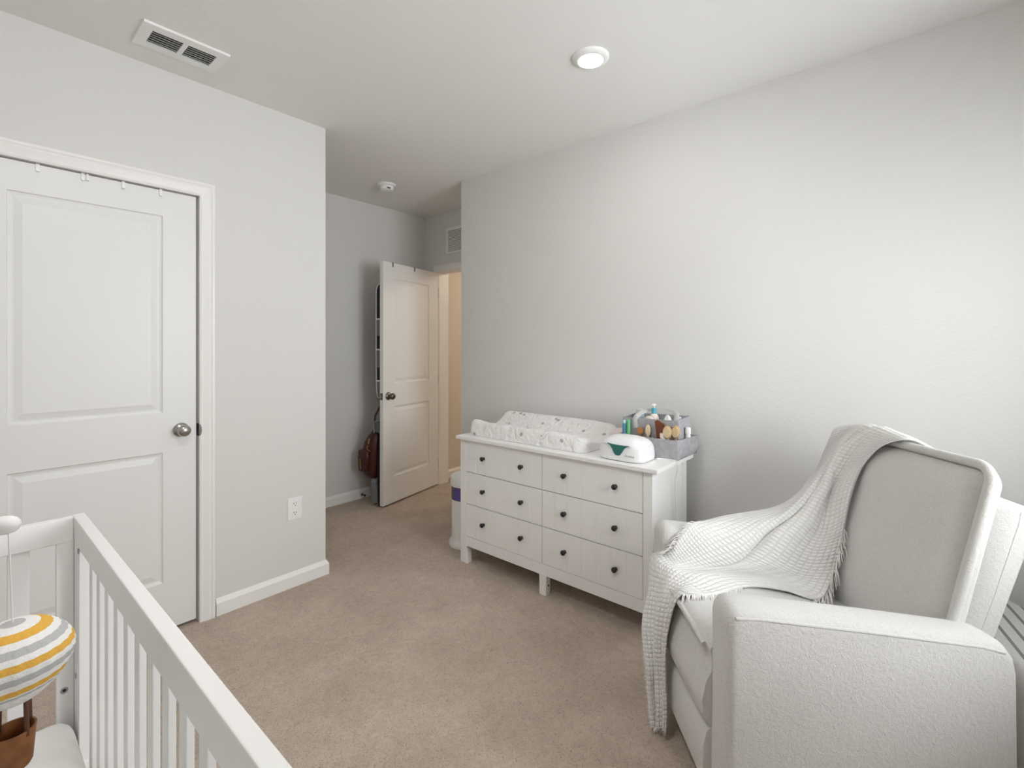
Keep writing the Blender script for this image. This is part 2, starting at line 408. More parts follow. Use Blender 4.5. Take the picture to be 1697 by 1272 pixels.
KNOB = [(0.0, 0.0), (0.033, 0.0), (0.033, 0.004), (0.030, 0.008), (0.020, 0.012), (0.013, 0.016), (0.0125, 0.026), (0.017, 0.031), (0.0245, 0.037), (0.0275, 0.046), (0.0265, 0.055), (0.021, 0.062), (0.011, 0.066), (0.0, 0.067)]

# closet door
dm = door_mesh(0.770, 2.047, 0.035, (0.138, 0.637), [(0.236, 0.838), (1.020, 1.930)], 0.018).xf(Matrix.Translation((0.004, YF+0.010, 0)))
d1 = struct(dm.build('door_1', DOORM, loc=(0.004, YF+0.028, 0.018)), 'white two-panel closet door, closed', 'door')
MB().lathe(KNOB, (0.712, YF+0.010, 0.935), 'y', 36, -1).build('door_knob', NICKEL, d1, smooth=True)

# white over-door hooks
def hook_mb():
    m = MB()
    m.box(-0.006, 0.006, -0.0035, 0.0, -0.028, 0.0042, 0.001); m.box(-0.006, 0.006, -0.0035, 0.038, 0.0012, 0.0042)
    m.box(-0.005, 0.005, -0.011, -0.003, -0.030, -0.026, 0.001)
    return m
hx = [0.228, 0.363, 0.496, 0.632]
hl = ['white over-door hook at the far left of the closet door top', 'white over-door hook on the closet door, second from left, larger than the rest',
      'white over-door hook on the closet door, third from left', 'white over-door hook on the closet door nearest the knob side']
zt = 2.0475
h0 = hook_mb().build('over_door_hook', PLASTIC, loc=(hx[0], YF+0.009, zt), local=True); tag(h0, hl[0], 'hook', 'white hooks over the closet door')
for i in (2, 3): dup(h0, (hx[i], YF+0.009, zt), hl[i])
m = hook_mb(); m.box(0.010, 0.018, -0.0035, 0, -0.02, 0.003, 0.001); m.box(0.008, 0.019, -0.013, -0.003, -0.027, -0.021, 0.001)
h2 = m.build('over_door_hook', PLASTIC, loc=(hx[1], YF+0.009, zt), local=True); tag(h2, hl[1], 'hook', 'white hooks over the closet door')

# entry door, swung open into the alcove
HP = (3.044, 3.532); ang = R(-167.13)
d2 = door_mesh(0.75, 2.032, 0.035, (0.139, 0.619), [(0.235, 0.826), (1.019, 1.900)], 0.016)
# local frame: x from the hinge to the latch edge, front (camera side) faces -y after mirroring
d2.xf(Matrix.Diagonal((1, -1, 1, 1))); bmesh.ops.reverse_faces(d2.bm, faces=d2.bm.faces)
ROT2 = Matrix.Translation((HP[0], HP[1], 0)) @ Matrix.Rotation(ang, 4, 'Z')
d2o = d2.build('door_2', DOORM, loc=(HP[0], HP[1], 0), local=True); d2o.rotation_euler = (0, 0, ang); ROOT[d2o.name] = ROT2
struct(d2o, 'white two-panel entry door standing open', 'door')
MB().lathe(KNOB, (0.690, 0.0, 0.917), 'y', 32, 1).build('door_knob', DARKMET, d2o, smooth=True, local=True)
MB().box(0.7495, 0.7515, -0.029, -0.006, 0.889, 0.945).build('latch_plate', DARKMET, d2o, local=True)
MB().box(0.7505, 0.760, -0.022, -0.012, 0.908, 0.926, 0.003).build('latch_bolt', NICKEL, d2o, local=True)
m = MB()
for z in (0.22, 1.02, 1.84): m.lathe([(0.0, 0), (0.006, 0), (0.006, 0.09), (0.0, 0.09)], (-0.004, 0.004, z-0.045), 'z', 12)
m.build('hinge', TRIM, d2o, smooth=True, local=True)

# organiser hanging on the far side of the entry door (frame of the door: y negative = behind)
og = thing('over_door_organizer', 'dark mesh pocket organizer with white trim hanging behind the open entry door', 'organizer', (HP[0], HP[1], 0), ang)
m = MB(); m.prism([(0.04, 0.91), (0.735, 0.91), (0.735, 1.80), (0.70, 1.84), (0.09, 1.84), (0.04, 1.80)], 'y', -0.046, -0.042); m.build('backing_panel', BLACK, og, local=True)
MESHG = mat('grey_mesh', (0.16, 0.155, 0.15), 0.8); TRIMW = mat('white_binding', (0.62, 0.61, 0.59), 0.7)
side = [(-0.046, 1.845), (-0.062, 1.845), (-0.083, 1.812), (-0.088, 1.77), (-0.0885, 1.5), (-0.088, 1.15), (-0.084, 0.98), (-0.072, 0.91), (-0.052, 0.905)]
for a in (0.736,):
    MB().prism([(-0.046, 0.905)] + side[::-1], 'x', a-0.003, a).build('side_panel', BLACK, og, local=True)
    MB().tube([(a, y, z) for y, z in side], 0.0035, 8).build('side_trim', TRIMW, og, local=True)
for z1, z0 in ((1.556, 1.417), (1.303, 1.155), (1.045, 0.915)):
    m = MB(); m.box(0.05, 0.7375, -0.087, -0.047, z0, z1-0.004); p = m.build('pocket', MESHG, og, local=True)
    MB().box(0.045, 0.740, -0.090, -0.046, z1-0.006, z1+0.006).build('pocket_trim', TRIMW, p, local=True)
for u in (0.634, 0.350):
    m = MB(); m.box(u-0.006, u+0.006, -0.042, 0.003, 2.032, 2.035); m.box(u-0.006, u+0.006, 0.0005, 0.003, 1.998, 2.035); m.box(u-0.006, u+0.006, -0.043, -0.040, 1.83, 2.035)
    m.build('hook', mat('hook_grey', (0.14, 0.135, 0.13), 0.4, metal=0.6), og, local=True)

# brown backpack hanging from the rear knob
LEATH = mat('brown_leather', (0.055, 0.0085, 0.0045), 0.38, bump=(35, 0.3, 0.006), spec=0.5)
GOLD = mat('gold_zip', (0.62, 0.40, 0.16), 0.3, metal=1.0)
bp = thing('leather_backpack', 'brown leather backpack with gold zips hanging behind the open entry door', 'backpack', (HP[0], HP[1], 0), ang)
def sup(cx, cy, a, b, z, n=3.0, seg=32):
    r = []
    for k in range(seg):
        t = 2*math.pi*k/seg; c, s = math.cos(t), math.sin(t)
        r.append((cx+a*math.copysign(abs(c)**(2/n), c), cy+b*math.copysign(abs(s)**(2/n), s), z))
    return r
rings = []
for z, a, b, cy in ((0.215, 0.05, 0.03, -0.165), (0.225, 0.10, 0.062, -0.17), (0.26, 0.130, 0.082, -0.172), (0.34, 0.140, 0.090, -0.175), (0.45, 0.140, 0.090, -0.172), (0.53, 0.130, 0.082, -0.160), (0.58, 0.110, 0.066, -0.145), (0.61, 0.090, 0.050, -0.135), (0.616, 0.05, 0.03, -0.13)):
    rings.append(sup(0.625, cy, a, b, z))
MB().loops(rings).build('body', LEATH, bp, smooth=True, local=True, angle=70)
rings = []
for z, a, b in ((0.285, 0.02, 0.03), (0.295, 0.034, 0.055), (0.40, 0.036, 0.058), (0.46, 0.032, 0.055), (0.466, 0.02, 0.04)):
    rings.append(sup(0.760, -0.195, a, b, z))
p = MB().loops(rings).build('side_pocket', LEATH, bp, smooth=True, local=True, angle=70)
MB().tube([(0.797, -0.20, 0.31), (0.800, -0.205, 0.40)], 0.004, 8).build('zip_pull', GOLD, p, local=True)
MB().tube([(0.765, -0.135, 0.565), (0.772, -0.14, 0.52)], 0.006, 8).build('zip_pull', GOLD, bp, local=True)
m = MB()
m.tube([(0.768, -0.15, 0.505), (0.775, -0.155, 0.485), (0.770, -0.145, 0.47), (0.772, -0.12, 0.463)], 0.004, 8)
m.build('buckle', GOLD, bp, local=True)
for du, dv in ((0.0, 0.0), (-0.05, 0.03)):
    MB().tube([(0.692+du*0.3, -0.0400, 0.902), (0.694+du*0.4, -0.046, 0.885), (0.700+du*0.6, -0.066, 0.85), (0.715+du, -0.118+dv, 0.75), (0.722+du, -0.135+dv, 0.60)], 0.009, 8, flat=(0.0022, 0.010)).build('shoulder_strap', LEATH, bp, local=True)
# grey/black bag behind it
SILV = mat('grey_nylon', (0.10, 0.11, 0.115), 0.55); PALEG = mat('pale_grey_panel', (0.20, 0.225, 0.24), 0.6)
fb = thing('tote_bag', 'black and grey folded bag standing behind the brown backpack', 'bag', (HP[0], HP[1], 0), ang)
m = MB(); m.prism([(0.44, 0.0), (0.73, 0.0), (0.74, 0.30), (0.715, 0.68), (0.46, 0.70)], 'y', -0.076, -0.044, 0.006); m.build('body', BLACK, fb, local=True)
m = MB(); m.prism([(0.727, 0.03), (0.748, 0.03), (0.765, 0.21), (0.745, 0.23)], 'y', -0.125, -0.078, 0.003); m.build('leg_panel', PALEG, fb, local=True)
m = MB(); m.prism([(0.712, 0.60), (0.760, 0.625), (0.765, 0.70), (0.712, 0.71)], 'y', -0.085, -0.046, 0.003); m.build('top_flap', SILV, fb, local=True)
MB().tube([(0.762, -0.088, 0.615), (0.768, -0.088, 0.705), (0.74, -0.088, 0.708)], 0.005, 8).build('binding', PALEG, fb, local=True)

# door stop on the alcove baseboard
ds = thing('door_stop', 'small dark spring door stop on the alcove baseboard', 'door stop', (2.352, YA-0.015, 0.034))
MB().lathe([(0.0, 0), (0.011, 0), (0.011, 0.003), (0.005, 0.006), (0.005, 0.04), (0.0, 0.04)], (2.352, YA-0.015, 0.034), 'y', 16, -1).build('spring', DARKMET, ds, smooth=True)
MB().lathe([(0.0, 0.038), (0.008, 0.038), (0.009, 0.046), (0.0, 0.048)], (2.352, YA-0.015, 0.034), 'y', 16, -1).build('rubber_tip', BLACKK, ds, smooth=True)

# ------------------------------------------------------------------ ceiling & wall fixtures
LP_ = (1.835, 1.112)
lt = thing('recessed_light', 'round white disk light glowing on the ceiling', 'ceiling light', (*LP_, H))
MB().lathe([(0.080, 0.0), (0.080, -0.004), (0.076, -0.010), (0.060, -0.017), (0.054, -0.017), (0.054, 0.0)], (*LP_, H), 'z', 48).build('trim_ring', PLASTIC, lt, smooth=True)
MB().lathe([(0.0, -0.0235), (0.020, -0.0228), (0.040, -0.0205), (0.0535, -0.0165), (0.0535, -0.010), (0.0, -0.010)], (*LP_, H), 'z', 48).build('diffuser', diffuser_mat(), lt, smooth=True)

FLX, FLY = 0.34, 0.85
fl = thing('fill_dome_light', 'added dome fill light, out of view at the middle of the ceiling', 'ceiling light', (FLX, FLY, H))  # added fill dome, out of view; brightens crib, carpet and dresser front
MB().lathe([(0, 0), (0.17, 0), (0.17, -0.02), (0.155, -0.03), (0, -0.03)], (FLX, FLY, H), 'z', 40).build('fill_dome_base', PLASTIC, fl, smooth=True)
MB().lathe([(0, -0.13), (0.05, -0.125), (0.10, -0.105), (0.14, -0.07), (0.152, -0.03), (0, -0.03)], (FLX, FLY, H), 'z', 40).build('fill_dome', diffuser_mat(53), fl, smooth=True)

sd = thing('smoke_detector', 'round white smoke detector on the alcove ceiling', 'smoke detector', (2.235, 3.205, H))
MB().lathe([(0.0, 0.0), (0.072, 0.0), (0.072, -0.012), (0.066, -0.016), (0.0, -0.016)], (2.235, 3.205, H), 'z', 40).build('mounting_base', PLASTIC, sd, smooth=True)
b = MB().lathe([(0.0, -0.015), (0.054, -0.015), (0.055, -0.036), (0.048, -0.046), (0.030, -0.050), (0.0, -0.050)], (2.235, 3.205, H), 'z', 40).build('body', PLASTIC, sd, smooth=True)
MB().box(2.205, 2.232, 3.148, 3.156, H-0.043, H-0.036).build('sensor_slot', DARKGAP, b)

vt = thing('ceiling_vent', 'white louvred air register on the ceiling near the closet wall', 'air vent', (0.645, 2.395, H))
vx0, vx1, vy0, vy1 = 0.492, 0.798, 2.298, 2.492
m = MB(); f = 0.038
for (a, b_, c, d) in ((vx0, vx1, vy0, vy0+f+0.008), (vx0, vx1, vy1-f-0.002, vy1), (vx0, vx0+f, vy0+f+0.008, vy1-f-0.002), (vx1-f, vx1, vy0+f+0.008, vy1-f-0.002), (0.636, 0.654, vy0+f+0.008, vy1-f-0.002)):
    m.box(a, b_, c, d, H-0.010, H)
m.build('frame', PLASTIC, vt)
MB().box(vx0+0.01, vx1-0.01, vy0+0.01, vy1-0.01, H-0.002, H-0.001).build('duct_opening', DARKGAP, vt)
for a, b_ in ((vx0+f, 0.636), (0.654, vx1-f)):
    for k in range(5):
        y = vy0+f+0.008 + 0.0135 + k*0.0178
        m = MB(); m.prism([(y, H-0.0100), (y+0.0015, H-0.0100), (y+0.0085, H-0.0030), (y+0.0070, H-0.0030)], 'x', a, b_); m.build('louver', PLASTIC, vt)

gr = thing('return_air_grille', 'white return air grille on the wall above the entry doorway', 'air grille', (XE, 3.26, 2.325))
gy0, gy1, gz0, gz1 = 3.085, 3.432, 2.205, 2.445
m = MB(); f = 0.019
for (a, b_, c, d) in ((gy0, gy1, gz0, gz0+f), (gy0, gy1, gz1-f, gz1), (gy0, gy0+f, gz0+f, gz1-f), (gy1-f, gy1, gz0+f, gz1-f)): m.box(XE-0.010, XE, a, b_, c, d)
m.build('frame', PLASTIC, gr)
MB().box(XE-0.002, XE-0.001, gy0+0.01, gy1-0.01, gz0+0.01, gz1-0.01).build('duct_opening', DARKGAP, gr)
for k in range(15):
    z = gz0+f+0.004+k*0.0134
    MB().prism([(XE-0.009, z), (XE-0.0075, z), (XE-0.003, z+0.011), (XE-0.0045, z+0.011)], 'y', gy0+f, gy1-f).build('louver', PLASTIC, gr)

ol = thing('wall_outlet', 'white double electrical outlet on the closet wall near its corner', 'outlet', (1.247, YF, 0.430))
MB().box(1.207, 1.287, YF-0.006, YF, 0.369, 0.491, 0.003).build('cover_plate', PLASTIC, ol)
for zc in (0.4555, 0.4045):
    m = MB(); poly = []
    for k in range(24):
        t = 2*math.pi*k/24; poly.append((1.247+0.0185*math.cos(t), max(-0.0135, min(0.0135, 0.0185*math.sin(t)))+zc))
    m.prism(poly, 'y', YF-0.009, YF-0.004); r = m.build('receptacle', PLASTIC, ol)
    m = MB(); m.box(1.2395, 1.2420, YF-0.0094, YF-0.006, zc-0.001, zc+0.009); m.box(1.2520, 1.2545, YF-0.0094, YF-0.006, zc-0.001, zc+0.008); m.lathe([(0, 0), (0.0026, 0), (0.0026, 0.001), (0, 0.001)], (1.247, YF-0.0095, zc-0.007), 'y', 12)
    m.build('slots', DARKGAP, r)
MB().lathe([(0, 0), (0.0032, 0), (0.0032, 0.0012), (0, 0.0012)], (1.247, YF-0.0072, 0.430), 'y', 12).build('screw', PLASTIC, ol)

# ------------------------------------------------------------------ dresser
dr = thing('dresser', 'white six-drawer dresser with black knobs against the long wall', 'dresser', (2.26, 1.55, 0))
FX, BX = 2.060, 2.470
MB().box(2.040, 2.480, 0.894, 2.202, 0.758, 0.779, 0.003).build('top', DRESS, dr)
def post(y0, y1, x0, x1, tap):
    poly = [(y0, 0.758), (y1, 0.758), (y1, 0.12), (y1+tap[1], 0.0), (y0+tap[0], 0.0), (y0, 0.12)]
    return MB().prism(poly, 'x', x0, x1, 0.0012, 1)
post(2.130, 2.179, FX, FX+0.042, (-0.010, 0.0)).build('leg', DRESS, dr)
post(0.926, 0.972, FX, FX+0.042, (0.0, 0.008)).build('leg', DRESS, dr)
post(2.130, 2.179, BX-0.042, BX, (-0.010, 0.0)).build('leg', DRESS, dr)
post(0.926, 0.972, BX-0.042, BX, (0.0, 0.008)).build('leg', DRESS, dr)
m = MB(); m.prism([(1.5205, 0.107), (1.569, 0.107), (1.566, 0.0), (1.524, 0.0)], 'x', FX+0.001, FX+0.040, 0.001, 1)
lg = m.build('leg', DRESS, dr)
MB().lathe([(0, 0), (0.005, 0), (0.005, 0.0012), (0, 0.0012)], (FX+0.020, 1.521, 0.052), 'y', 14, -1).build('cam_screw', DARKGAP, lg)
MB().box(FX+0.001, FX+0.020, 0.972, 2.130, 0.107, 0.167, 0.001).build('bottom_rail', DRESS, dr)
MB().box(FX+0.030, BX-0.020, 0.975, 2.127, 0.130, 0.756).build('carcass', DRESS, dr)
MB().box(FX+0.042, BX-0.042, 0.936, 0.950, 0.100, 0.758).build('side_panel', DRESS, dr)
MB().box(FX+0.042, BX-0.042, 2.155, 2.170, 0.100, 0.758).build('side_panel', DRESS, dr)
def bead(y0, y1, x0, x1):
    pts = [(x1, y0), (x0, y0)]; n = 7; p = (y1-y0)/n
    for k in range(1, n):
        y = y0+k*p
        for dd in (-0.0042, 0.0022):
            pts += [(x0, y+dd-0.0015), (x0+0.0008, y+dd), (x0, y+dd+0.0015)]
    pts += [(x0, y1), (x1, y1)]
    return pts
zr = [(0.5645, 0.7550), (0.3685, 0.5600), (0.1700, 0.3640)]
yr = [(1.5510, 2.1285), (0.9745, 1.5475)]
for (y0, y1), ks in zip(yr, ((1.981, 1.689), (1.403, 1.111))):
    for z0, z1 in zr:
        d = MB().prism(bead(y0, y1, FX+0.001, FX+0.022), 'z', z0, z1).build('drawer', DRESS, dr)
        for ky in ks:
            MB().lathe([(0, 0), (0.0095, 0), (0.0088, 0.003), (0.0070, 0.006), (0.0072, 0.009), (0.0110, 0.012), (0.0137, 0.017), (0.0128, 0.022), (0.008, 0.025), (0, 0.026)], (FX+0.001, ky, (z0+z1)/2+0.003), 'x', 24, -1).build('knob', BLACKK, d, smooth=True, angle=60)

# ------------------------------------------------------------------ diaper pail
px_, py_ = 2.275, 2.345
pail = thing('diaper_pail', 'tall white diaper pail with a purple band beside the dresser', 'diaper pail', (px_, py_, 0))
MB().lathe([(0, 0), (0.118, 0), (0.121, 0.010), (0.116, 0.030), (0.104, 0.042), (0.102, 0.06), (0.102, 0.312), (0, 0.312)], (px_, py_, 0), 'z', 48).build('body', PLASTIC, pail, smooth=True)
PURP = mat('purple_window', (0.10, 0.075, 0.30), 0.25); SMOK = mat('smoked_band', (0.13, 0.09, 0.075), 0.25)
MB().lathe([(0, 0.310), (0.1035, 0.310), (0.1035, 0.400), (0, 0.400)], (px_, py_, 0), 'z', 48).build('window_band', SMOK, pail, smooth=True)
m = MB(); rg = []
for z in (0.314, 0.392):
    rg.append([(px_+0.1045*math.cos(R(a)), py_+0.1045*math.sin(R(a)), z) for a in range(170, 266, 6)] + [(px_+0.1030*math.cos(R(a)), py_+0.1030*math.sin(R(a)), z) for a in range(260, 169, -6)])
m.loops(rg).build('film_window', PURP, pail, smooth=True)
MB().lathe([(0, 0.398), (0.106, 0.398), (0.110, 0.405), (0.109, 0.440), (0.104, 0.462), (0.088, 0.474), (0.070, 0.478), (0, 0.478)], (px_, py_, 0), 'z', 48).build('lid', PLASTIC, pail, smooth=True)
GREYP = mat('grey_plastic', (0.50, 0.51, 0.50), 0.4)
m = MB(); m.tube([(px_-0.065, py_-0.03, 0.476), (px_-0.05, py_-0.02, 0.505), (px_, py_, 0.515), (px_+0.05, py_+0.02, 0.505), (px_+0.065, py_+0.03, 0.476)], 0.010, 10)
m.build('handle', GREYP, pail, smooth=True)

# ------------------------------------------------------------------ changing pad
def pad():
    U, V = 96, 48; bm = bmesh.new(); y0, y1, x0, x1 = 2.172, 1.312, 2.104, 2.508
    zb = 0.7805
    def hz(u, v):
        near = 0.078*math.exp(-((v-0.10)/0.16)**2); far = 0.106*math.exp(-((v-0.93)/0.17)**2)
        h = 0.046 + 0.0
        z = max(h + 0.0, 0) + near*0.48 + far*0.62 - 0.006*math.exp(-((v-0.5)/0.2)**2)
        z += 0.010*math.exp(-((u-0.06)/0.06)**2)*math.exp(-((v-0.1)/0.2)**2)
        z -= 0.014*max(0, (u-0.80)/0.20)
        z += 0.0016*math.sin(u*95)*math.sin(v*46)*math.exp(-((v-0.5)/0.26)**4)
        z += 0.0022*math.sin((u*2.2-v*1.6)*22)*math.exp(-((v-0.04)/0.13)**2)*(0.4+0.6*math.exp(-((u-0.2)/0.22)**2))
        return z
    def edge(t):   # rounded shoulder
        t = max(0, min(1, t)); return math.sqrt(max(0, 1-(1-t)**2.6))
    grid = []
    for i in range(U+1):
        row = []
        for j in range(V+1):
            u, v = i/U, j/V
            uu = 0.5-0.5*math.cos(math.pi*u) if False else u
            d = min(u*0.86, (1-u)*0.86, v*0.404, (1-v)*0.404)
            e = edge(d/0.030)
            # rounded plan corners
            ux, vx = u*0.86, v*0.404; r = 0.055
            cx = min(max(ux, r), 0.86-r); cy = min(max(vx, r), 0.404-r)
            dx, dy = ux-cx, vx-cy
            L_ = math.hypot(dx, dy); M_ = max(abs(dx), abs(dy))
            if L_ > 1e-6: s_ = M_/L_; dx *= s_; dy *= s_
            gx = x0+cy+dy; gy = y0-(cx+dx)
            row.append(bm.verts.new((gx, gy, zb + 0.020*min(1, d/0.004) + (hz(u, v)-0.020)*e)))
        grid.append(row)
    for i in range(U):
        for j in range(V): bm.faces.new((grid[i][j], grid[i][j+1], grid[i+1][j+1], grid[i+1][j]))
    # underside
    rim = [grid[i][0] for i in range(U+1)] + [grid[U][j] for j in range(1, V+1)] + [grid[i][V] for i in range(U-1, -1, -1)] + [grid[0][j] for j in range(V-1, 0, -1)]
    bm.faces.new(rim)
    bmesh.ops.recalc_face_normals(bm, faces=bm.faces)
    m = MB(); m.bm.free(); m.bm = bm
    return m
pd = pad().build('changing_pad', padprint_mat(), loc=(2.305, 1.74, 0.7805), smooth=True, angle=80)
tag(pd, 'white contoured changing pad with small grey print on the dresser top', 'changing pad')

# ------------------------------------------------------------------ wipe warmer
wc = (2.168, 1.108)
ww = thing('wipe_warmer', 'white rounded wipe warmer with a teal window at the dresser front', 'wipe warmer', (*wc, 0.779))
def wl(prof, n=4.2):
    return [sup(wc[0], wc[1], b, a, z, n, 56) for z, a, b in prof]
MB().loops(wl([(0.779, 0.108, 0.080), (0.782, 0.108, 0.080)])).build('shadow_foot', mat('warmer_foot_shade', (0.10, 0.10, 0.10), 0.6), ww, smooth=True)  # dark grey carries the shadow of the recess under the body
MB().loops(wl([(0.782, 0.116, 0.086), (0.785, 0.121, 0.0905), (0.800, 0.1225, 0.092), (0.825, 0.1215, 0.0905), (0.846, 0.118, 0.0875), (0.852, 0.116, 0.0855)])).build('body', PLASTIC_W, ww, smooth=True, angle=70)
MB().loops(wl([(0.852, 0.1145, 0.0845), (0.8535, 0.1165, 0.0865), (0.862, 0.113, 0.083), (0.874, 0.101, 0.073), (0.884, 0.080, 0.057), (0.8905, 0.054, 0.037), (0.8935, 0.026, 0.018), (0.894, 0.002, 0.002)], 3.6)).build('lid', PLASTIC_W, ww, smooth=True, angle=70)
gp = [(1.166, 0.8615), (1.150, 0.852), (1.138, 0.838), (1.131, 0.820), (1.122, 0.810), (1.108, 0.8065), (1.096, 0.811), (1.088, 0.822), (1.079, 0.838), (1.068, 0.849), (1.048, 0.8585), (1.075, 0.8575), (1.107, 0.857), (1.140, 0.8585)]
m = MB(); m.prism(gp, 'x', wc[0]-0.0935, wc[0]-0.086); m.build('window', GREEN, ww)
fc = bpy.data.curves.new('logo_curve', 'FONT'); fc.body = 'Grownsy'; fc.size = 0.0135; fc.extrude = 0.0004; fc.align_x = 'CENTER'
fo = bpy.data.objects.new('logo_tmp', fc); COL.objects.link(fo)
dg = bpy.context.evaluated_depsgraph_get(); lm = bpy.data.meshes.new_from_object(fo.evaluated_get(dg)); bpy.data.objects.remove(fo)
bml = bmesh.new(); bml.from_mesh(lm)
m = MB(); m.bm.free(); m.bm = bml
m.xf(Matrix.Translation((wc[0]-0.0912, 1.048, 0.8065)) @ Matrix.Rotation(R(-90), 4, 'Z') @ Matrix.Rotation(R(90), 4, 'X'))
m.build('logo', mat('logo_grey', (0.28, 0.28, 0.28), 0.5), ww)
cord = MB().tube([(2.235, 0.9835, 0.783), (2.248, 0.972, 0.782), (2.2575, 0.945, 0.782), (2.2555, 0.915, 0.7823), (2.252, 0.897, 0.7826), (2.251, 0.8885, 0.780), (2.252, 0.887, 0.768), (2.256, 0.8875, 0.750), (2.266, 0.896, 0.725), (2.285, 0.912, 0.69), (2.300, 0.918, 0.60), (2.315, 0.919, 0.48), (2.34, 0.917, 0.30), (2.40, 0.905, 0.15), (2.50, 0.88, 0.10), (2.54, 0.86, 0.10)], 0.0028, 8)
tag(cord.build('power_cord', PLASTIC, smooth=True, loc=(2.235, 0.9835, 0.783)), 'thin white power cord running off the right end of the dresser', 'cord')

pk = MB(); rg = []
for x, a, b in ((-0.05, 0.01, 0.012), (-0.045, 0.05, 0.030), (-0.02, 0.060, 0.044), (0.015, 0.060, 0.046), (0.04, 0.052, 0.034), (0.05, 0.01, 0.012)):
    rg.append([(2.40+x, 1.262+p[0], 0.833+p[1]) for p in [(q[0], q[1]) for q in sup(0, 0, a, b, 0, 3, 24)]])
pk.loops(rg); tag(pk.build('wipes_pack', mat('blush_film', (0.80, 0.70, 0.66), 0.4, bump=(40, 0.3, 0.01)), loc=(2.40, 1.262, 0.779), smooth=True, angle=80), 'pale pink soft wipes pack between the changing pad and the caddy', 'wipes pack')

# ------------------------------------------------------------------ felt caddy
cd = thing('felt_caddy', 'grey felt caddy full of baby care items on the right of the dresser top', 'caddy', (2.37, 1.045, 0.779))
cy0, cy1 = 0.912, 1.205; zb = 0.779; t_ = 0.006
def slab(m, a, b, z0, z1, z0b=None, z1b=None, t=t_):
    """thin vertical felt wall between plan points a,b"""
    d = (Vector(b)-Vector(a)).normalized(); n = Vector((-d.y, d.x))*t/2
    q = [Vector(a)+n, Vector(b)+n, Vector(b)-n, Vector(a)-n]
    z = [(z0, z1), (z0b if z0b is not None else z0, z1b if z1b is not None else z1)]
    zz = [z[0], z[1], z[1], z[0]]
    v0 = [m.bm.verts.new((p.x, p.y, w[0])) for p, w in zip(q, zz)]; v1 = [m.bm.verts.new((p.x, p.y, w[1])) for p, w in zip(q, zz)]
    fs = [m.bm.faces.new(v0), m.bm.faces.new(v1)] + [m.bm.faces.new((v0[i], v0[(i+1) % 4], v1[(i+1) % 4], v1[i])) for i in range(4)]
    bmesh.ops.recalc_face_normals(m.bm, faces=fs)
m = MB()
m.box(2.264, 2.474, 0.892, cy1, zb, zb+0.005)
slab(m, (2.318, cy0+0.003), (2.318, cy1), zb, 0.963, None, 0.955); slab(m, (2.470, cy0), (2.470, cy1), zb, 0.972, None, 0.962)
slab(m, (2.318, cy0), (2.472, cy0-0.003), zb, 0.966, None, 0.972); slab(m, (2.318, cy1), (2.470, cy1), zb, 0.955, None, 0.962)
slab(m, (2.318, 1.010), (2.470, 1.010), zb, 0.95); slab(m, (2.318, 1.130), (2.470, 1.130), zb, 0.95)
m.build('body', FELT, cd)
m = MB()
slab(m, (2.263, 0.892), (2.263, 1.207), zb, 0.876, None, 0.874); slab(m, (2.263, 1.207), (2.318, 1.207), zb, 0.874); slab(m, (2.263, 1.03), (2.318, 1.03), zb, 0.872)
m.build('front_pocket', FELT, cd)
m = MB(); m.loops([[(2.261, 0.8935, z), (2.30, 0.8935-a*0.6, z), (2.476, 0.895-a*1.2, z), (2.476, 0.899-a*1.2, z), (2.302, 0.8975-a*0.6, z), (2.261, 0.8970, z)] for a, b, z in ((0.002, 0, zb), (0.014, 0, 0.79), (0.020, 0, 0.82), (0.022, 0, 0.878))]); slab(m, (2.476, 0.874), (2.476, cy0), 0.785, 0.878); m.build('end_pocket', FELT, cd)
MB().tube([(2.313, 1.135, 0.905), (2.312, 1.137, 0.950), (2.318, 1.130, 0.966), (2.355, 1.120, 0.984), (2.405, 1.090, 1.002), (2.420, 1.05, 1.008), (2.420, 1.0, 1.006), (2.405, 0.965, 0.998), (2.375, 0.94, 0.985), (2.345, 0.930, 0.962), (2.314, 0.935, 0.93)], 0.01, 12, flat=(0.0035, 0.014)).build('handle', FELT2, cd, smooth=True)

CREAM = mat('cream_bristle', (0.78, 0.66, 0.42), 0.6); WOOD = mat('pale_wood', (0.66, 0.44, 0.24), 0.45, var=(30, (0.58, 0.36, 0.18)))
BROWN = mat('brown_wood', (0.16, 0.040, 0.012), 0.4, bump=(120, 0.3, 0.002)); ORNG = mat('orange_plastic', (0.50, 0.20, 0.06), 0.4)
TEAL = mat('teal_plastic', (0.10, 0.42, 0.50), 0.35); SOFTW = mat('soft_white', (0.80, 0.79, 0.78), 0.45)
PINKW = mat('pale_pink_plastic', (0.80, 0.70, 0.66), 0.4); GRN = mat('green_tube', (0.13, 0.42, 0.19), 0.35); BLU = mat('blue_tube', (0.06, 0.22, 0.36), 0.35); PALEB = mat('pale_blue_tube', (0.42, 0.58, 0.66), 0.35)
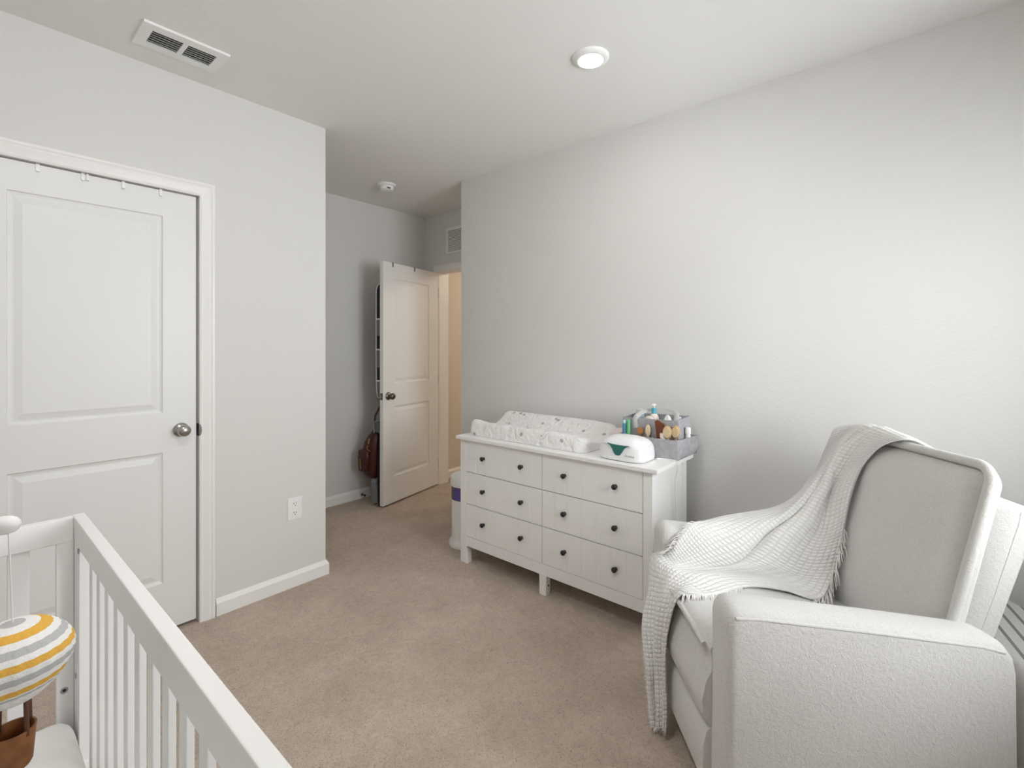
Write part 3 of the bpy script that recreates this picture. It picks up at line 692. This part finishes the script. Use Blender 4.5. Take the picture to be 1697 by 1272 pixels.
# pump bottle
pb = thing('pump_bottle', 'lotion pump bottle with a teal collar and white pump in the caddy', 'bottle', (2.378, 1.061, 0.785))
MB().lathe([(0, 0), (0.022, 0), (0.024, 0.004), (0.024, 0.172), (0.020, 0.186), (0.013, 0.196), (0, 0.196)], (2.378, 1.061, 0.785), 'z', 28).build('bottle_body', PINKW, pb, smooth=True)
MB().lathe([(0, 0.194), (0.0135, 0.194), (0.0135, 0.222), (0.009, 0.226), (0, 0.226)], (2.378, 1.061, 0.785), 'z', 24).build('collar', TEAL, pb, smooth=True)
m = MB().lathe([(0, 0.225), (0.0045, 0.225), (0.0045, 0.236), (0.0105, 0.238), (0.0105, 0.245), (0, 0.247)], (2.378, 1.061, 0.785), 'z', 20); m.box(2.351, 2.378, 1.057, 1.065, 1.024, 1.030, 0.001)
m.build('pump_head', SOFTW, pb, smooth=True)
def bottle(name, label, c, r, h, capr, caph, mb, mc, cat='bottle'):
    t = thing(name, label, cat, c)
    MB().lathe([(0, 0), (r*0.92, 0), (r, 0.004), (r, h-0.012), (r*0.75, h-0.002), (0, h)], c, 'z', 28).build('bottle_body', mb, t, smooth=True)
    MB().lathe([(0, h-0.002), (capr, h-0.002), (capr, h+caph-0.003), (capr*0.85, h+caph), (0, h+caph)], c, 'z', 24).build('cap', mc, t, smooth=True)
bottle('lotion_bottle', 'white flat-capped bottle at the back left of the caddy', (2.425, 1.162, 0.785), 0.024, 0.195, 0.019, 0.012, PALEB, SOFTW)
bottle('powder_bottle', 'white round-capped bottle in the right compartment of the caddy', (2.40, 0.945, 0.785), 0.026, 0.168, 0.0185, 0.018, SOFTW, SOFTW)
bottle('small_bottle', 'small white bottle in the end pocket at the far right of the caddy', (2.395, 0.8905, 0.800), 0.0125, 0.095, 0.0140, 0.030, SOFTW, SOFTW)
bottle('ointment_tube', 'small pink-white cap in the caddy front pocket beside the brushes', (2.285, 0.973, 0.785), 0.0150, 0.096, 0.0155, 0.020, PINKW, PINKW, 'tube')
bottle('green_tube', 'green tube standing in the left end of the caddy front pocket', (2.294, 1.163, 0.785), 0.0100, 0.150, 0.0100, 0.014, GRN, GRN, 'tube')
bottle('blue_tube', 'blue tube standing at the far left of the caddy front pocket', (2.292, 1.185, 0.785), 0.0100, 0.146, 0.0100, 0.014, BLU, PALEB, 'tube')
# brushes
def brush(name, label, c, mh, mb, w, ht, tilt, group=None, cat='hair brush'):
    t = thing(name, label, cat, c, 0, group)
    M = Matrix.Translation(c) @ Matrix.Rotation(tilt, 4, 'X')
    def el(dx, sx):
        return [[(p[0]) for p in ()]]
    m = MB(); m.prism([(w/2*math.cos(2*math.pi*k/28), ht-0.032+0.032*math.sin(2*math.pi*k/28)) for k in range(28)], 'x', 0.0, 0.009, 0.002, 2)
    m.box(0.002, 0.008, -0.006, 0.006, 0.002, ht-0.05, 0.002)
    m.xf(M).build('handle', mh, t, smooth=True)
    m = MB(); m.prism([(w/2*0.86*math.cos(2*math.pi*k/28), ht-0.032+0.027*math.sin(2*math.pi*k/28)) for k in range(28)], 'x', -0.011, 0.0005, 0.0015, 1)
    m.xf(M).build('bristles', mb, t, smooth=True)
BRW = mat('bristle_tan', (0.62, 0.48, 0.30), 0.8, bump=(400, 0.5, 0.002))
brush('baby_brush', 'pale wooden baby hair brush at the front of the pair in the caddy', (2.278, 0.945, 0.786), WOOD, BRW, 0.042, 0.155, R(-2), 'wooden brushes in the caddy')
brush('baby_brush', 'pale wooden baby hair brush behind the other at the caddy corner', (2.300, 0.922, 0.786), WOOD, BRW, 0.040, 0.157, R(3), 'wooden brushes in the caddy')
# brown comb
m = MB(); m.prism([(0.974, 0.79), (1.000, 0.79), (1.020, 0.955), (1.004, 0.962), (0.972, 0.945), (0.966, 0.92)], 'x', 2.292, 2.302, 0.002)
tag(m.build('brown_brush', BROWN, loc=(2.297, 0.99, 0.79)), 'dark brown wooden brush leaning in the middle of the caddy', 'brush')
m = MB(); m.prism([(1.059+0.0135*math.cos(2*math.pi*k/24), 0.902+0.030*math.sin(2*math.pi*k/24)) for k in range(24)], 'x', 2.298, 2.306, 0.002); m.box(2.300, 2.305, 1.054, 1.064, 0.786, 0.88)
tag(m.build('nail_brush', CREAM, loc=(2.30, 1.059, 0.786)), 'cream oval brush standing in the caddy front pocket', 'brush')
m = MB(); m.prism([(1.101+0.018*math.cos(2*math.pi*k/16)*(0.75 if k % 2 else 1), 0.897+0.019*math.sin(2*math.pi*k/16)*(0.75 if k % 2 else 1)) for k in range(16)], 'x', 2.297, 2.306); m.box(2.299, 2.304, 1.097, 1.105, 0.786, 0.885)
tag(m.build('teether', ORNG, loc=(2.30, 1.101, 0.786)), 'small orange teether in the caddy front pocket', 'toy')
def cloth_blob(name, label, c, r, m_, n=18):
    bm = MB(); rg = []
    for i in range(n+1):
        ph = math.pi*i/n; ring = []
        for k in range(28):
            th = 2*math.pi*k/28
            q = 1+0.12*math.sin(5*th+3*ph)+0.08*math.sin(9*th-2*ph)
            ring.append((c[0]+r[0]*max(math.sin(ph), 0.01)*math.cos(th)*q, c[1]+r[1]*max(math.sin(ph), 0.01)*math.sin(th)*q, c[2]-r[2]*math.cos(ph)))
        rg.append(ring)
    bm.loops(rg); return tag(bm.build(name, m_, loc=(c[0], c[1], c[2]-r[2]), smooth=True, angle=80), label, 'cloth')
cloth_blob('burp_cloth', 'cream folded cloth in the middle compartment of the caddy', (2.3365, 1.070, 0.905), (0.012, 0.042, 0.066), mat('cream_cloth', (0.74, 0.68, 0.60), 0.9, bump=(90, 0.4, 0.004)))
cloth_blob('muslin_cloth', 'crumpled white muslin cloth beside the caddy handle', (2.345, 0.975, 0.890), (0.020, 0.026, 0.095), mat('muslin', (0.74, 0.73, 0.71), 0.9, bump=(90, 0.5, 0.006)))

# ------------------------------------------------------------------ crib
cb = thing('crib', 'white wooden slatted crib in the left foreground', 'crib', (-0.10, 1.11, 0))
cx0, cx1, cyn, cyf, cz = -0.46, 0.248, 0.43, 1.795, 0.86
def bx(name, *a, m=None, parent=None, bev=0.002): return MB().box(*a, bev).build(name, m or CRIBM, parent or cb)
for (sx0, sx1) in ((cx1-0.025, cx1), (cx0, cx0+0.025)):
    bx('side_rail', sx0, sx1, cyn, cyf, cz-0.068, cz)
    bx('lower_rail', sx0, sx1, cyn+0.05, cyf-0.06, 0.16, 0.22)
    n = 12; y = 0.8585+0.0
    ys = [1.5785-0.0907*k for k in range(12)]
    for k, yc in enumerate(ys): bx('slat', (sx0+sx1)/2-0.006, (sx0+sx1)/2+0.006, yc-0.017, yc+0.017, 0.20, cz-0.06)
    for (py0, py1) in ((cyf-0.095, cyf-0.001), (cyn+0.001, cyn+0.060)):
        pp = bx('leg', sx0+0.001, sx1-0.001, py0, py1, 0.0, cz-0.06)
        if py1 > 1 and sx0 > 0:
            for (yy, zz) in ((1.702, 0.785), (1.743, 0.437)):
                MB().lathe([(0, 0), (0.0075, 0), (0.0075, 0.0015), (0.004, 0.002), (0.0035, 0.0004), (0, 0.0004)], (sx0, yy, zz), 'x', 18, -1).build('bolt', STEEL, pp)
for (ya, yb) in ((cyf-0.022, cyf), (cyn, cyn+0.022)):
    bx('end_rail', cx0+0.025, cx1-0.025, ya, yb, cz-0.067, cz-0.001)
    bx('lower_end_rail', cx0+0.025, cx1-0.025, ya+0.001, yb-0.001, 0.16, 0.22)
    e1 = bx('end_post', cx1-0.0605, cx1-0.0245, ya+0.001, yb-0.001, 0.0, cz-0.06)
    bx('end_post', cx0+0.0245, cx0+0.0605, ya+0.001, yb-0.001, 0.0, cz-0.06)
    if ya > 1:
        for zz in (0.484, 0.393):
            MB().lathe([(0, 0), (0.0085, 0), (0.0085, 0.0012), (0.0055, 0.0012), (0.005, 0.0003), (0, 0.0003)], (cx1-0.0445, ya+0.001, zz), 'y', 18, -1).build('bolt', STEEL, e1)
            MB().lathe([(0, 0), (0.004, 0), (0.004, 0.0008), (0, 0.0008)], (cx1-0.0445, ya+0.0008, zz), 'y', 12, -1).build('bolt_socket', DARKGAP, e1)
    xs = [0.117-0.0925*k for k in range(6)]
    for xc in xs: bx('end_slat', xc-0.0205, xc+0.0205, (ya+yb)/2-0.006, (ya+yb)/2+0.006, 0.20, cz-0.06)
MB().box(cx0+0.03, cx1-0.03, cyn+0.03, cyf-0.03, 0.19, 0.215).build('mattress_board', CRIBM, cb)
m = MB(); m.box(cx0+0.030, cx1-0.030, cyn+0.028, cyf-0.028, 0.216, 0.336, 0.045, 6)
tag(m.build('crib_mattress', mat('white_sheet', (0.80, 0.79, 0.775), 0.85, bump=(25, 0.2, 0.01)), loc=(-0.1, 1.11, 0.216), smooth=True, angle=60), 'white sheeted mattress lying in the crib', 'mattress')

# mobile
mo = thing('crib_mobile', 'crib mobile with a knitted striped balloon hanging from a white arm', 'mobile', (-0.42, 0.80, 0.86))
MB().tube([(-0.482, 0.80, 0.62), (-0.482, 0.80, 1.02), (-0.46, 0.805, 1.10), (-0.38, 0.82, 1.135), (-0.22, 0.85, 1.125), (-0.03, 0.872, 1.110), (0.040, 0.864, 1.106)], 0.0075, 14).build('arm', SOFTW, mo, smooth=True)
MB().box(-0.500, -0.461, 0.775, 0.825, 0.72, 0.84, 0.006).build('clamp', SOFTW, mo)
MB().lathe([(0, 0), (0.009, 0.001), (0.0112, 0.006), (0.0112, 0.014), (0.009, 0.020), (0.005, 0.024), (0, 0.025)], (0, 0, 0), 'x', 24).xf(Matrix.Translation((0.0355, 0.863, 1.1065)) @ Matrix.Rotation(R(-25), 4, 'Z')).build('end_cap', SOFTW, mo, smooth=True)
bc = (0.0535, 0.893)
MB().tube([(bc[0]-0.004, bc[1], 1.100), (bc[0]-0.002, bc[1], 1.03), (bc[0], bc[1], 0.968)], 0.0010, 8).build('string', SOFTW, mo)
GY, YE, WH = (0.46, 0.46, 0.46), (0.70, 0.40, 0.075), (0.78, 0.775, 0.76)
bal = stripes_mat('knit_stripes', [(0, WH), (.216, GY), (.256, WH), (.28, YE), (.36, WH), (.44, GY), (.52, WH), (.588, YE), (.668, WH), (.736, GY), (.812, WH), (.868, YE), (.928, WH), (.964, GY)], 'Z', 1/0.102, 0, 260, 0.0514/0.102)
prof = [(0.0, -0.0615), (0.019, -0.0615), (0.022, -0.060), (0.030, -0.0545), (0.041, -0.043), (0.051, -0.028), (0.058, -0.012), (0.0605, 0.002), (0.0590, 0.014), (0.0545, 0.027), (0.0475, 0.0375), (0.038, 0.047), (0.027, 0.054), (0.014, 0.0585), (0.0, 0.0605)]
prof = [(r, h*(0.80 if h > 0 else 0.84)) for r, h in prof]
m = MB(); rg = []
for r, h in prof:
    rg.append([(max(r, 1e-4)*(1+0.012*math.cos(24*2*math.pi*k/96))*math.cos(2*math.pi*k/96), max(r, 1e-4)*(1+0.012*math.cos(24*2*math.pi*k/96))*math.sin(2*math.pi*k/96), h) for k in range(96)])
m.loops(rg)
bo = m.build('balloon', bal, mo, smooth=True, local=True, angle=80)
bo.location = Vector((bc[0], bc[1], 0.9225)) - Vector((-0.42, 0.80, 0.86))
ROOT[bo.name] = Matrix.Translation((bc[0], bc[1], 0.9225))
TAN = mat('tan_leather', (0.30, 0.115, 0.035), 0.5, var=(60, (0.20, 0.07, 0.02)))
m = MB().lathe([(0, 0), (0.017, 0), (0.019, 0.004), (0.0225, 0.048), (0.0205, 0.048), (0.017, 0.006), (0, 0.006)], (bc[0], bc[1], 0.785), 'z', 28)
m.build('basket', TAN, mo, smooth=True)
for k in range(4):
    t = R(35+90*k)
    MB().tube([(bc[0]+0.0205*math.cos(t), bc[1]+0.0205*math.sin(t), 0.826), (bc[0]+0.019*math.cos(t), bc[1]+0.019*math.sin(t), 0.874)], 0.0026, 8).build('strut', mat('dark_leather', (0.10, 0.04, 0.018), 0.6), mo)

# ------------------------------------------------------------------ glider chair
CO = (1.311, 0.384, 0.0); CR = R(40)
ch = thing('glider_chair', 'cream sherpa glider chair with a white throw in the right foreground', 'armchair', CO, CR)
AW = 0.122; W = 0.692
def armpoly():
    p = [(0.004, 0.055), (0.000, 0.35), (0.000, 0.598), (-0.004, 0.618), (-0.016, 0.634), (-0.036, 0.640), (-0.10, 0.634), (-0.40, 0.600), (-0.66, 0.567), (-0.700, 0.560), (-0.728, 0.546), (-0.744, 0.524), (-0.750, 0.495), (-0.756, 0.055)]
    return p
def arm(l0, l1):
    m = MB(); pl = armpoly(); secs = []
    # rounded section across the arm width: inset rings give soft shoulders
    cen = (-0.375, 0.32)
    prof = [(0.0, 0.026), (0.003, 0.016), (0.010, 0.007), (0.022, 0.0015), (0.040, -0.002)]
    ts = [(l0+a, ins) for a, ins in prof] + [(l1-a, ins) for a, ins in prof[::-1]]
    for l, ins in ts:
        ring = []
        for f, z in pl:
            zz = z - ins*max(0, min(1, (z-0.30)/0.20)) ; zz = max(zz, 0.055)
            ff = f - ins*0.8 if f > -0.3 else f + ins*0.5
            if -0.69 < f < -0.05: ff = f
            ring.append((l, ff, zz))
        secs.append(ring)
    m.loops(secs)
    return m
for a, b in ((0.0, AW), (W-AW, W)):
    ap = arm(a, b).build('armrest', SHERPA, ch, smooth=True, local=True, angle=50)
    o_ = a if a == 0 else W
    sg = 1 if a == 0 else -1
    MB().tube([(o_+sg*0.004, -0.022, 0.620), (o_+sg*0.0035, -0.10, 0.616), (o_+sg*0.0035, -0.40, 0.582), (o_+sg*0.004, -0.66, 0.549), (o_+sg*0.004, -0.715, 0.535)], 0.0042, 8).build('seam', SHERPA, ap, smooth=True, local=True)
m = MB(); m.box(AW+0.001, W-AW-0.001, -0.70, -0.012, 0.07, 0.30, 0.015, 3); m.build('seat_base', SHERPA, ch, smooth=True, local=True)
m = MB(); m.prism([(-0.020, 0.075), (0.012, 0.078), (0.022, 0.10), (0.020, 0.20), (0.010, 0.243), (-0.012, 0.256), (-0.020, 0.256)], 'x', AW-0.010, W-AW+0.010, 0.0); m.build('footrest', SHERPA, ch, smooth=True, local=True, angle=70)
# seat cushion (tilts back with the chair)
def seat():
    m = MB(); prof = [(0.006, 0.258), (0.026, 0.285), (0.030, 0.330), (0.018, 0.385), (0.004, 0.425), (-0.004, 0.452), (0.004, 0.470), (0.008, 0.486), (-0.002, 0.494), (-0.03, 0.497), (-0.10, 0.494), (-0.25, 0.478), (-0.45, 0.445), (-0.60, 0.42), (-0.66, 0.40), (-0.66, 0.27)]
    rings = []
    n = 20
    for i in range(n+1):
        u = i/n; l = AW-0.012+(W-2*AW+0.024)*u
        e = (2*u-1)**8; ring = []
        for f, z in prof:
            ring.append((l, f-0.006*e if f > 0 else f, z-(0.016*e-0.006*(1-(2*u-1)**2))*(1 if z > 0.4 else 0)))
        rings.append(ring)
    m.loops(rings); return m
sc_ = seat().build('seat_cushion', SHERPA, ch, smooth=True, local=True, angle=60)
MB().tube([(AW+0.012, 0.008, 0.474), (AW+0.06, 0.0115, 0.483), (0.346, 0.0125, 0.487), (W-AW-0.06, 0.0115, 0.483), (W-AW-0.012, 0.008, 0.474)], 0.0085, 10).build('piping', SHERPA, sc_, smooth=True, local=True)
# back cushion: plane through (f,z)=(-.618,.376)+s*up, normal forward
BO = Vector((0, -0.610, 0.345)); BU = Vector((0, -0.2646, 0.9644)); BN = Vector((0, 0.9644, 0.2646)); BS = 0.668
bl0, bl1 = 0.100, 0.600
def bpt(l, s, d): return Vector((l, 0, 0)) + BO + BU*s + BN*d
def rrect(inset, r, d, n=10, sag=0.0):
    pts = []
    x0, x1, y0, y1 = bl0+inset, bl1-inset, inset, BS-inset
    for (cx, cy, a0) in ((x1-r, y1-r, 0), (x0+r, y1-r, 90), (x0+r, y0+r, 180), (x1-r, y0+r, 270)):
        for k in range(n+1):
            a = R(a0+90*k/n); pts.append((cx+r*math.cos(a), cy+r*math.sin(a)))
    # straight runs
    out = []
    for i in range(len(pts)):
        p, q = pts[i], pts[(i+1) % len(pts)]
        seg = 12 if (i+1) % (n+1) == 0 else 1
        for k in range(seg): out.append((p[0]+(q[0]-p[0])*k/seg, p[1]+(q[1]-p[1])*k/seg))
    return [bpt(l, s+sag*(1-((l-0.35)/0.25)**2)*max(0, (s-0.5)/0.17), d) for l, s in out]
m = MB()
ringsF = [rrect(0.030, 0.04, -0.052), rrect(0.014, 0.042, -0.047), rrect(0.004, 0.045, -0.030), rrect(0.002, 0.045, -0.006)]
ringsF += [rrect(i, max(0.045-i*0.2, 0.012), d) for i, d in ((0.015, -0.008), (0.021, 0.001), (0.032, 0.014), (0.05, 0.027), (0.08, 0.037), (0.12, 0.045), (0.17, 0.051), (0.22, 0.0535))]
m.loops(ringsF)
bc_ = m.build('back_cushion', SHERPA, ch, smooth=True, local=True, angle=80)
MB().tube(rrect(0.001, 0.045, 0.001, sag=0.0), 0.0138, 10, closed=True).build('piping', SHERPA, bc_, smooth=True, local=True)
# back frame behind the cushion
m = MB()
fp = [(-0.640, 0.30), (-0.690, 0.53), (-0.798, 0.885), (-0.806, 0.898), (-0.818, 0.903), (-0.905, 0.871), (-0.922, 0.858), (-0.926, 0.838), (-0.790, 0.48), (-0.745, 0.30)]
sec = []
for l, ins in ((AW-0.004, 0.014), (AW, 0.006), (AW+0.008, 0.001), (AW+0.02, 0.0), (W-AW-0.02, 0.0), (W-AW-0.008, 0.001), (W-AW, 0.006), (W-AW+0.004, 0.014)):
    cf, cz_ = -0.80, 0.60
    sec.append([(l, f+(cf-f)*ins*4, z-(ins if z > 0.7 else 0)) for f, z in fp])
m.loops(sec)
bf = m.build('back_frame', SHERPA, ch, smooth=True, local=True, angle=50)
MB().tube([(AW-0.003, -0.756, 0.50), (AW-0.003, -0.80, 0.62), (AW-0.003, -0.868, 0.82), (AW-0.003, -0.876, 0.86)], 0.0022, 8).build('seam', SHERPA, bf, smooth=True, local=True)
m = MB(); m.lathe([(0, 0), (0.26, 0), (0.26, 0.018), (0.05, 0.03), (0.05, 0.072), (0, 0.072)], (W/2, -0.36, 0.0), 'z', 40)
m.build('swivel_base', mat('base_metal', (0.12, 0.12, 0.12), 0.4, metal=0.6), ch, smooth=True, local=True)

# ------------------------------------------------------------------ waffle throw blanket (chair frame)
rows = [
 [(.40,-.955,.79),(.46,-.955,.78),(.54,-.955,.78),(.63,-.945,.78),(.705,-.93,.79)],
 [(.39,-.915,.925),(.45,-.918,.93),(.54,-.92,.93),(.63,-.905,.925),(.70,-.88,.905)],
 [(.386,-.835,.994),(.455,-.840,1.003),(.545,-.842,1.004),(.630,-.835,.996),(.695,-.80,.972)],
 [(.388,-.772,1.016),(.459,-.776,1.028),(.547,-.776,1.030),(.632,-.768,1.019),(.692,-.735,.995)],
 [(.451,-.732,.979),(.521,-.729,.967),(.604,-.730,.955),(.668,-.722,.941),(.69,-.690,.918)],
 [(.493,-.700,.901),(.565,-.692,.865),(.625,-.676,.857),(.66,-.664,.848),(.69,-.649,.826)],
 [(.500,-.672,.812),(.588,-.645,.762),(.605,-.595,.777),(.65,-.588,.762),(.69,-.578,.731)],
 [(.499,-.645,.703),(.545,-.590,.654),(.588,-.515,.699),(.635,-.499,.689),(.689,-.481,.675)],
 [(.485,-.612,.600),(.515,-.527,.578),(.566,-.419,.632),(.622,-.372,.652),(.696,-.290,.641)],
 [(.470,-.575,.507),(.505,-.470,.505),(.548,-.337,.566),(.586,-.255,.628),(.640,-.195,.651)],
 [(.427,-.502,.448),(.490,-.400,.490),(.538,-.250,.528),(.558,-.160,.606),(.588,-.125,.654)],
 [(.446,-.394,.466),(.495,-.293,.496),(.530,-.150,.515),(.550,-.090,.560),(.563,-.058,.602)],
 [(.437,-.262,.484),(.480,-.156,.506),(.518,-.063,.515),(.550,-.035,.530),(.568,-.030,.552)],
 [(.345,-.098,.509),(.412,-.063,.511),(.490,-.017,.512),(.550,.012,.512),(.618,.022,.514)],
 [(.333,.006,.510),(.382,.018,.488),(.450,.030,.456),(.520,.044,.430),(.572,.052,.398)],
 [(.360,.036,.368),(.392,.045,.350),(.430,.056,.336),(.480,.072,.313),(.509,.092,.300)],
 [(.370,.040,.220),(.392,.050,.216),(.420,.060,.206),(.440,.072,.203),(.460,.090,.201)],
 [(.370,.040,.138),(.390,.050,.124),(.410,.058,.119),(.430,.070,.115),(.441,.088,.108)],
 [(.369,.042,.040),(.385,.050,.033),(.400,.058,.028),(.410,.066,.022),(.420,.080,.016)],
]
def cr(p0, p1, p2, p3, t):
    return 0.5*((2*p1)+(p2-p0)*t+(2*p0-5*p1+4*p2-p3)*t*t+(3*p1-p0-3*p2+p3)*t**3)
def interp(lst, x):
    n = len(lst)-1; i = min(int(x), n-1); t = x-i
    return cr(lst[max(i-1, 0)], lst[i], lst[i+1], lst[min(i+2, n)], t)
PR = [[Vector(p) for p in r] for r in rows]
NU, NV = 72, 300
def blanket_pt(u, v):     # u 0..1 across, v 0..1 along
    line = [interp([r[k] for r in PR], v*(len(PR)-1)) for k in range(5)]
    return interp(line, u*4)
pts = [[blanket_pt(j/NU, i/NV) for j in range(NU+1)] for i in range(NV+1)]
# soft folds along the cloth normal
def nrm(i, j):
    a = pts[min(i+1, NV)][j]-pts[max(i-1, 0)][j]; b = pts[i][min(j+1, NU)]-pts[i][max(j-1, 0)]
    c = b.cross(a); return c.normalized() if c.length > 1e-9 else Vector((0, 0, 1))
disp = [[None]*(NU+1) for _ in range(NV+1)]
for i in range(NV+1):
    v = i/NV; vi = v*(len(PR)-1)
    for j in range(NU+1):
        u = j/NU
        hang = max(0, min(1, (vi-13.4)/1.2)); mid = math.exp(-((vi-9)/3.0)**2)
        d = 0.013*hang*math.sin(u*2*math.pi*2.6+0.4) + 0.004*mid*math.sin(u*9+vi*0.9) + 0.003*math.sin(u*5+vi*1.3)
        d += 0.0022*math.sin(u*23+vi*2.1)*(0.4+0.6*mid)
        fold = max(0, min(1, (vi-2.6)/2.0))*max(0, min(1, (11.2-vi)/2.0)); c_ = 0.50+0.02*math.sin(vi*1.7)
        d += fold*(0.024*math.exp(-((u-c_+0.10)/0.085)**2) - 0.024*math.exp(-((u-c_)/0.020)**2) + 0.010*math.exp(-((u-c_-0.09)/0.06)**2))
        d += 0.008*math.exp(-((vi-11.2)/1.4)**2)*math.sin(u*7.5+1.0)
        disp[i][j] = d
bm = bmesh.new(); uvl = bm.loops.layers.uv.new('UVMap')
vs = [[bm.verts.new(pts[i][j]+nrm(i, j)*disp[i][j]) for j in range(NU+1)] for i in range(NV+1)]
ulen = 0.30; vacc = [0.0]
for i in range(1, NV+1): vacc.append(vacc[-1]+(pts[i][NU//2]-pts[i-1][NU//2]).length)
for i in range(NV):
    for j in range(NU):
        f = bm.faces.new((vs[i][j], vs[i][j+1], vs[i+1][j+1], vs[i+1][j]))
        for lp, (a, b_) in zip(f.loops, ((i, j), (i, j+1), (i+1, j+1), (i+1, j))):
            lp[uvl].uv = (b_/NU*ulen, vacc[a])
bmesh.ops.recalc_face_normals(bm, faces=bm.faces)
m = MB(); m.bm.free(); m.bm = bm
tb = thing('throw_blanket', 'white waffle-knit throw with fringe draped over the glider chair', 'blanket', CO, CR)
bo = m.build('cloth', WAFFLE, tb, smooth=True, local=True, angle=180)
sm = bo.modifiers.new('thick', 'SOLIDIFY'); sm.thickness = 0.008; sm.offset = 0.0
def fringe(name, pathpts, outs, n, ln=0.030, r=0.0011):
    m = MB()
    for k in range(n):
        x = k/(n-1)*(len(pathpts)-1)
        p = interp(pathpts, x); d = interp(outs, x)
        rv = Vector((random.uniform(-.35, .35), random.uniform(-.35, .35), random.uniform(-.3, .3)))
        q = (d.normalized()+rv*0.95).normalized(); L_ = ln*random.uniform(0.7, 1.15)
        m.tube([p, p+q*L_*0.5, p+(q+Vector((0, 0, -0.35))).normalized()*L_], [r, r, r*0.5], 4)
    o_ = m.build(name, FRINGE, tb, local=True); o_['kind'] = 'stuff'; return o_
V_ = lambda *a: Vector(a)
def edgept(u, vi): i = min(NV, int(round(vi/(len(PR)-1)*NV))); j = int(round(u*NU)); return pts[i][j]+nrm(i, j)*disp[i][j]
fringe('fringe', [edgept(0, x) for x in (7.3, 8, 8.6, 9.2, 9.7, 10.2)], [V_(-.75, .5, -.25)]*6, 50, 0.060, 0.0015)
fringe('fringe', [edgept(0, x) for x in (12.2, 12.6, 13.0, 13.4, 13.9)], [V_(-.6, .25, -.3)]*5, 84, 0.034, 0.0015)
fringe('fringe', [edgept(1, x) for x in (9.6, 10.2, 10.8, 11.5, 12.2)], [V_(.1, .95, -.05)]*5, 54, 0.034, 0.0015)
fringe('fringe', [edgept(1, x) for x in (13.5, 14.5, 15.5, 16.5, 17.5, 18)], [V_(.5, .6, -.5)]*6, 110, 0.016)
fringe('fringe', [edgept(x, 18) for x in (0, .25, .5, .75, 1)], [V_(-.1, .5, -.5)]*5, 40, 0.018)

# ------------------------------------------------------------------ striped pouf behind the chair
pf = MB(); pf.box(-0.23, 0.23, -0.18, 0.18, 0.0, 0.42, 0.035, 5)
PFM = stripes_mat('ticking_stripes', [(0, (0.60, 0.59, 0.57)), (0.74, (0.22, 0.22, 0.22))], 'Y', 1/0.040, R(28))
M = Matrix.Translation(CO) @ Matrix.Rotation(CR, 4, 'Z'); pl = M @ Vector((0.33, -1.06, 0))
po = pf.build('striped_pouf', PFM, loc=pl, local=True, smooth=True, angle=60); po.rotation_euler = (0, 0, CR)
tag(po, 'grey and white striped pouf on the floor behind the glider chair', 'pouf')

# ------------------------------------------------------------------ light
w = bpy.data.worlds.new('World'); SC.world = w; w.use_nodes = True
bg = w.node_tree.nodes['Background']; bg.inputs['Color'].default_value = (0.95, 0.98, 1.0, 1); bg.inputs['Strength'].default_value = 14.0
pl_ = bpy.data.lights.new('window_portal', 'AREA'); pl_.shape = 'RECTANGLE'; pl_.size = WX1-WX0; pl_.size_y = WZ1-WZ0; pl_.cycles.is_portal = True
po_ = bpy.data.objects.new('window_portal', pl_); COL.objects.link(po_); po_.location = ((WX0+WX1)/2, YB-0.12, (WZ0+WZ1)/2); po_.rotation_euler = (R(90), 0, 0)
hl_ = bpy.data.lights.new('hall_lamp', 'POINT'); hl_.energy = 24; hl_.color = (1.0, 0.88, 0.74); hl_.shadow_soft_size = 0.12
ho = bpy.data.objects.new('hall_lamp', hl_); COL.objects.link(ho); ho.location = (4.35, 2.2, 2.40)

# ------------------------------------------------------------------ camera
cam = bpy.data.cameras.new('camera'); co = bpy.data.objects.new('camera', cam); COL.objects.link(co)
co.location = (0, 0, 1.326); co.rotation_euler = (R(90), 0, R(-49.5))
cam.sensor_width = 36; cam.sensor_fit = 'HORIZONTAL'; cam.lens = 36*797/1697; cam.shift_y = -(636-574.5)/1697; cam.clip_start = 0.03
SC.camera = co
vs_ = SC.view_settings; vs_.view_transform = 'Standard'; vs_.look = 'None'; vs_.exposure = -0.06; vs_.gamma = 1.0; vs_.use_curve_mapping = False
SC.cycles.max_bounces = 12; SC.cycles.diffuse_bounces = 9; SC.cycles.use_denoising = True
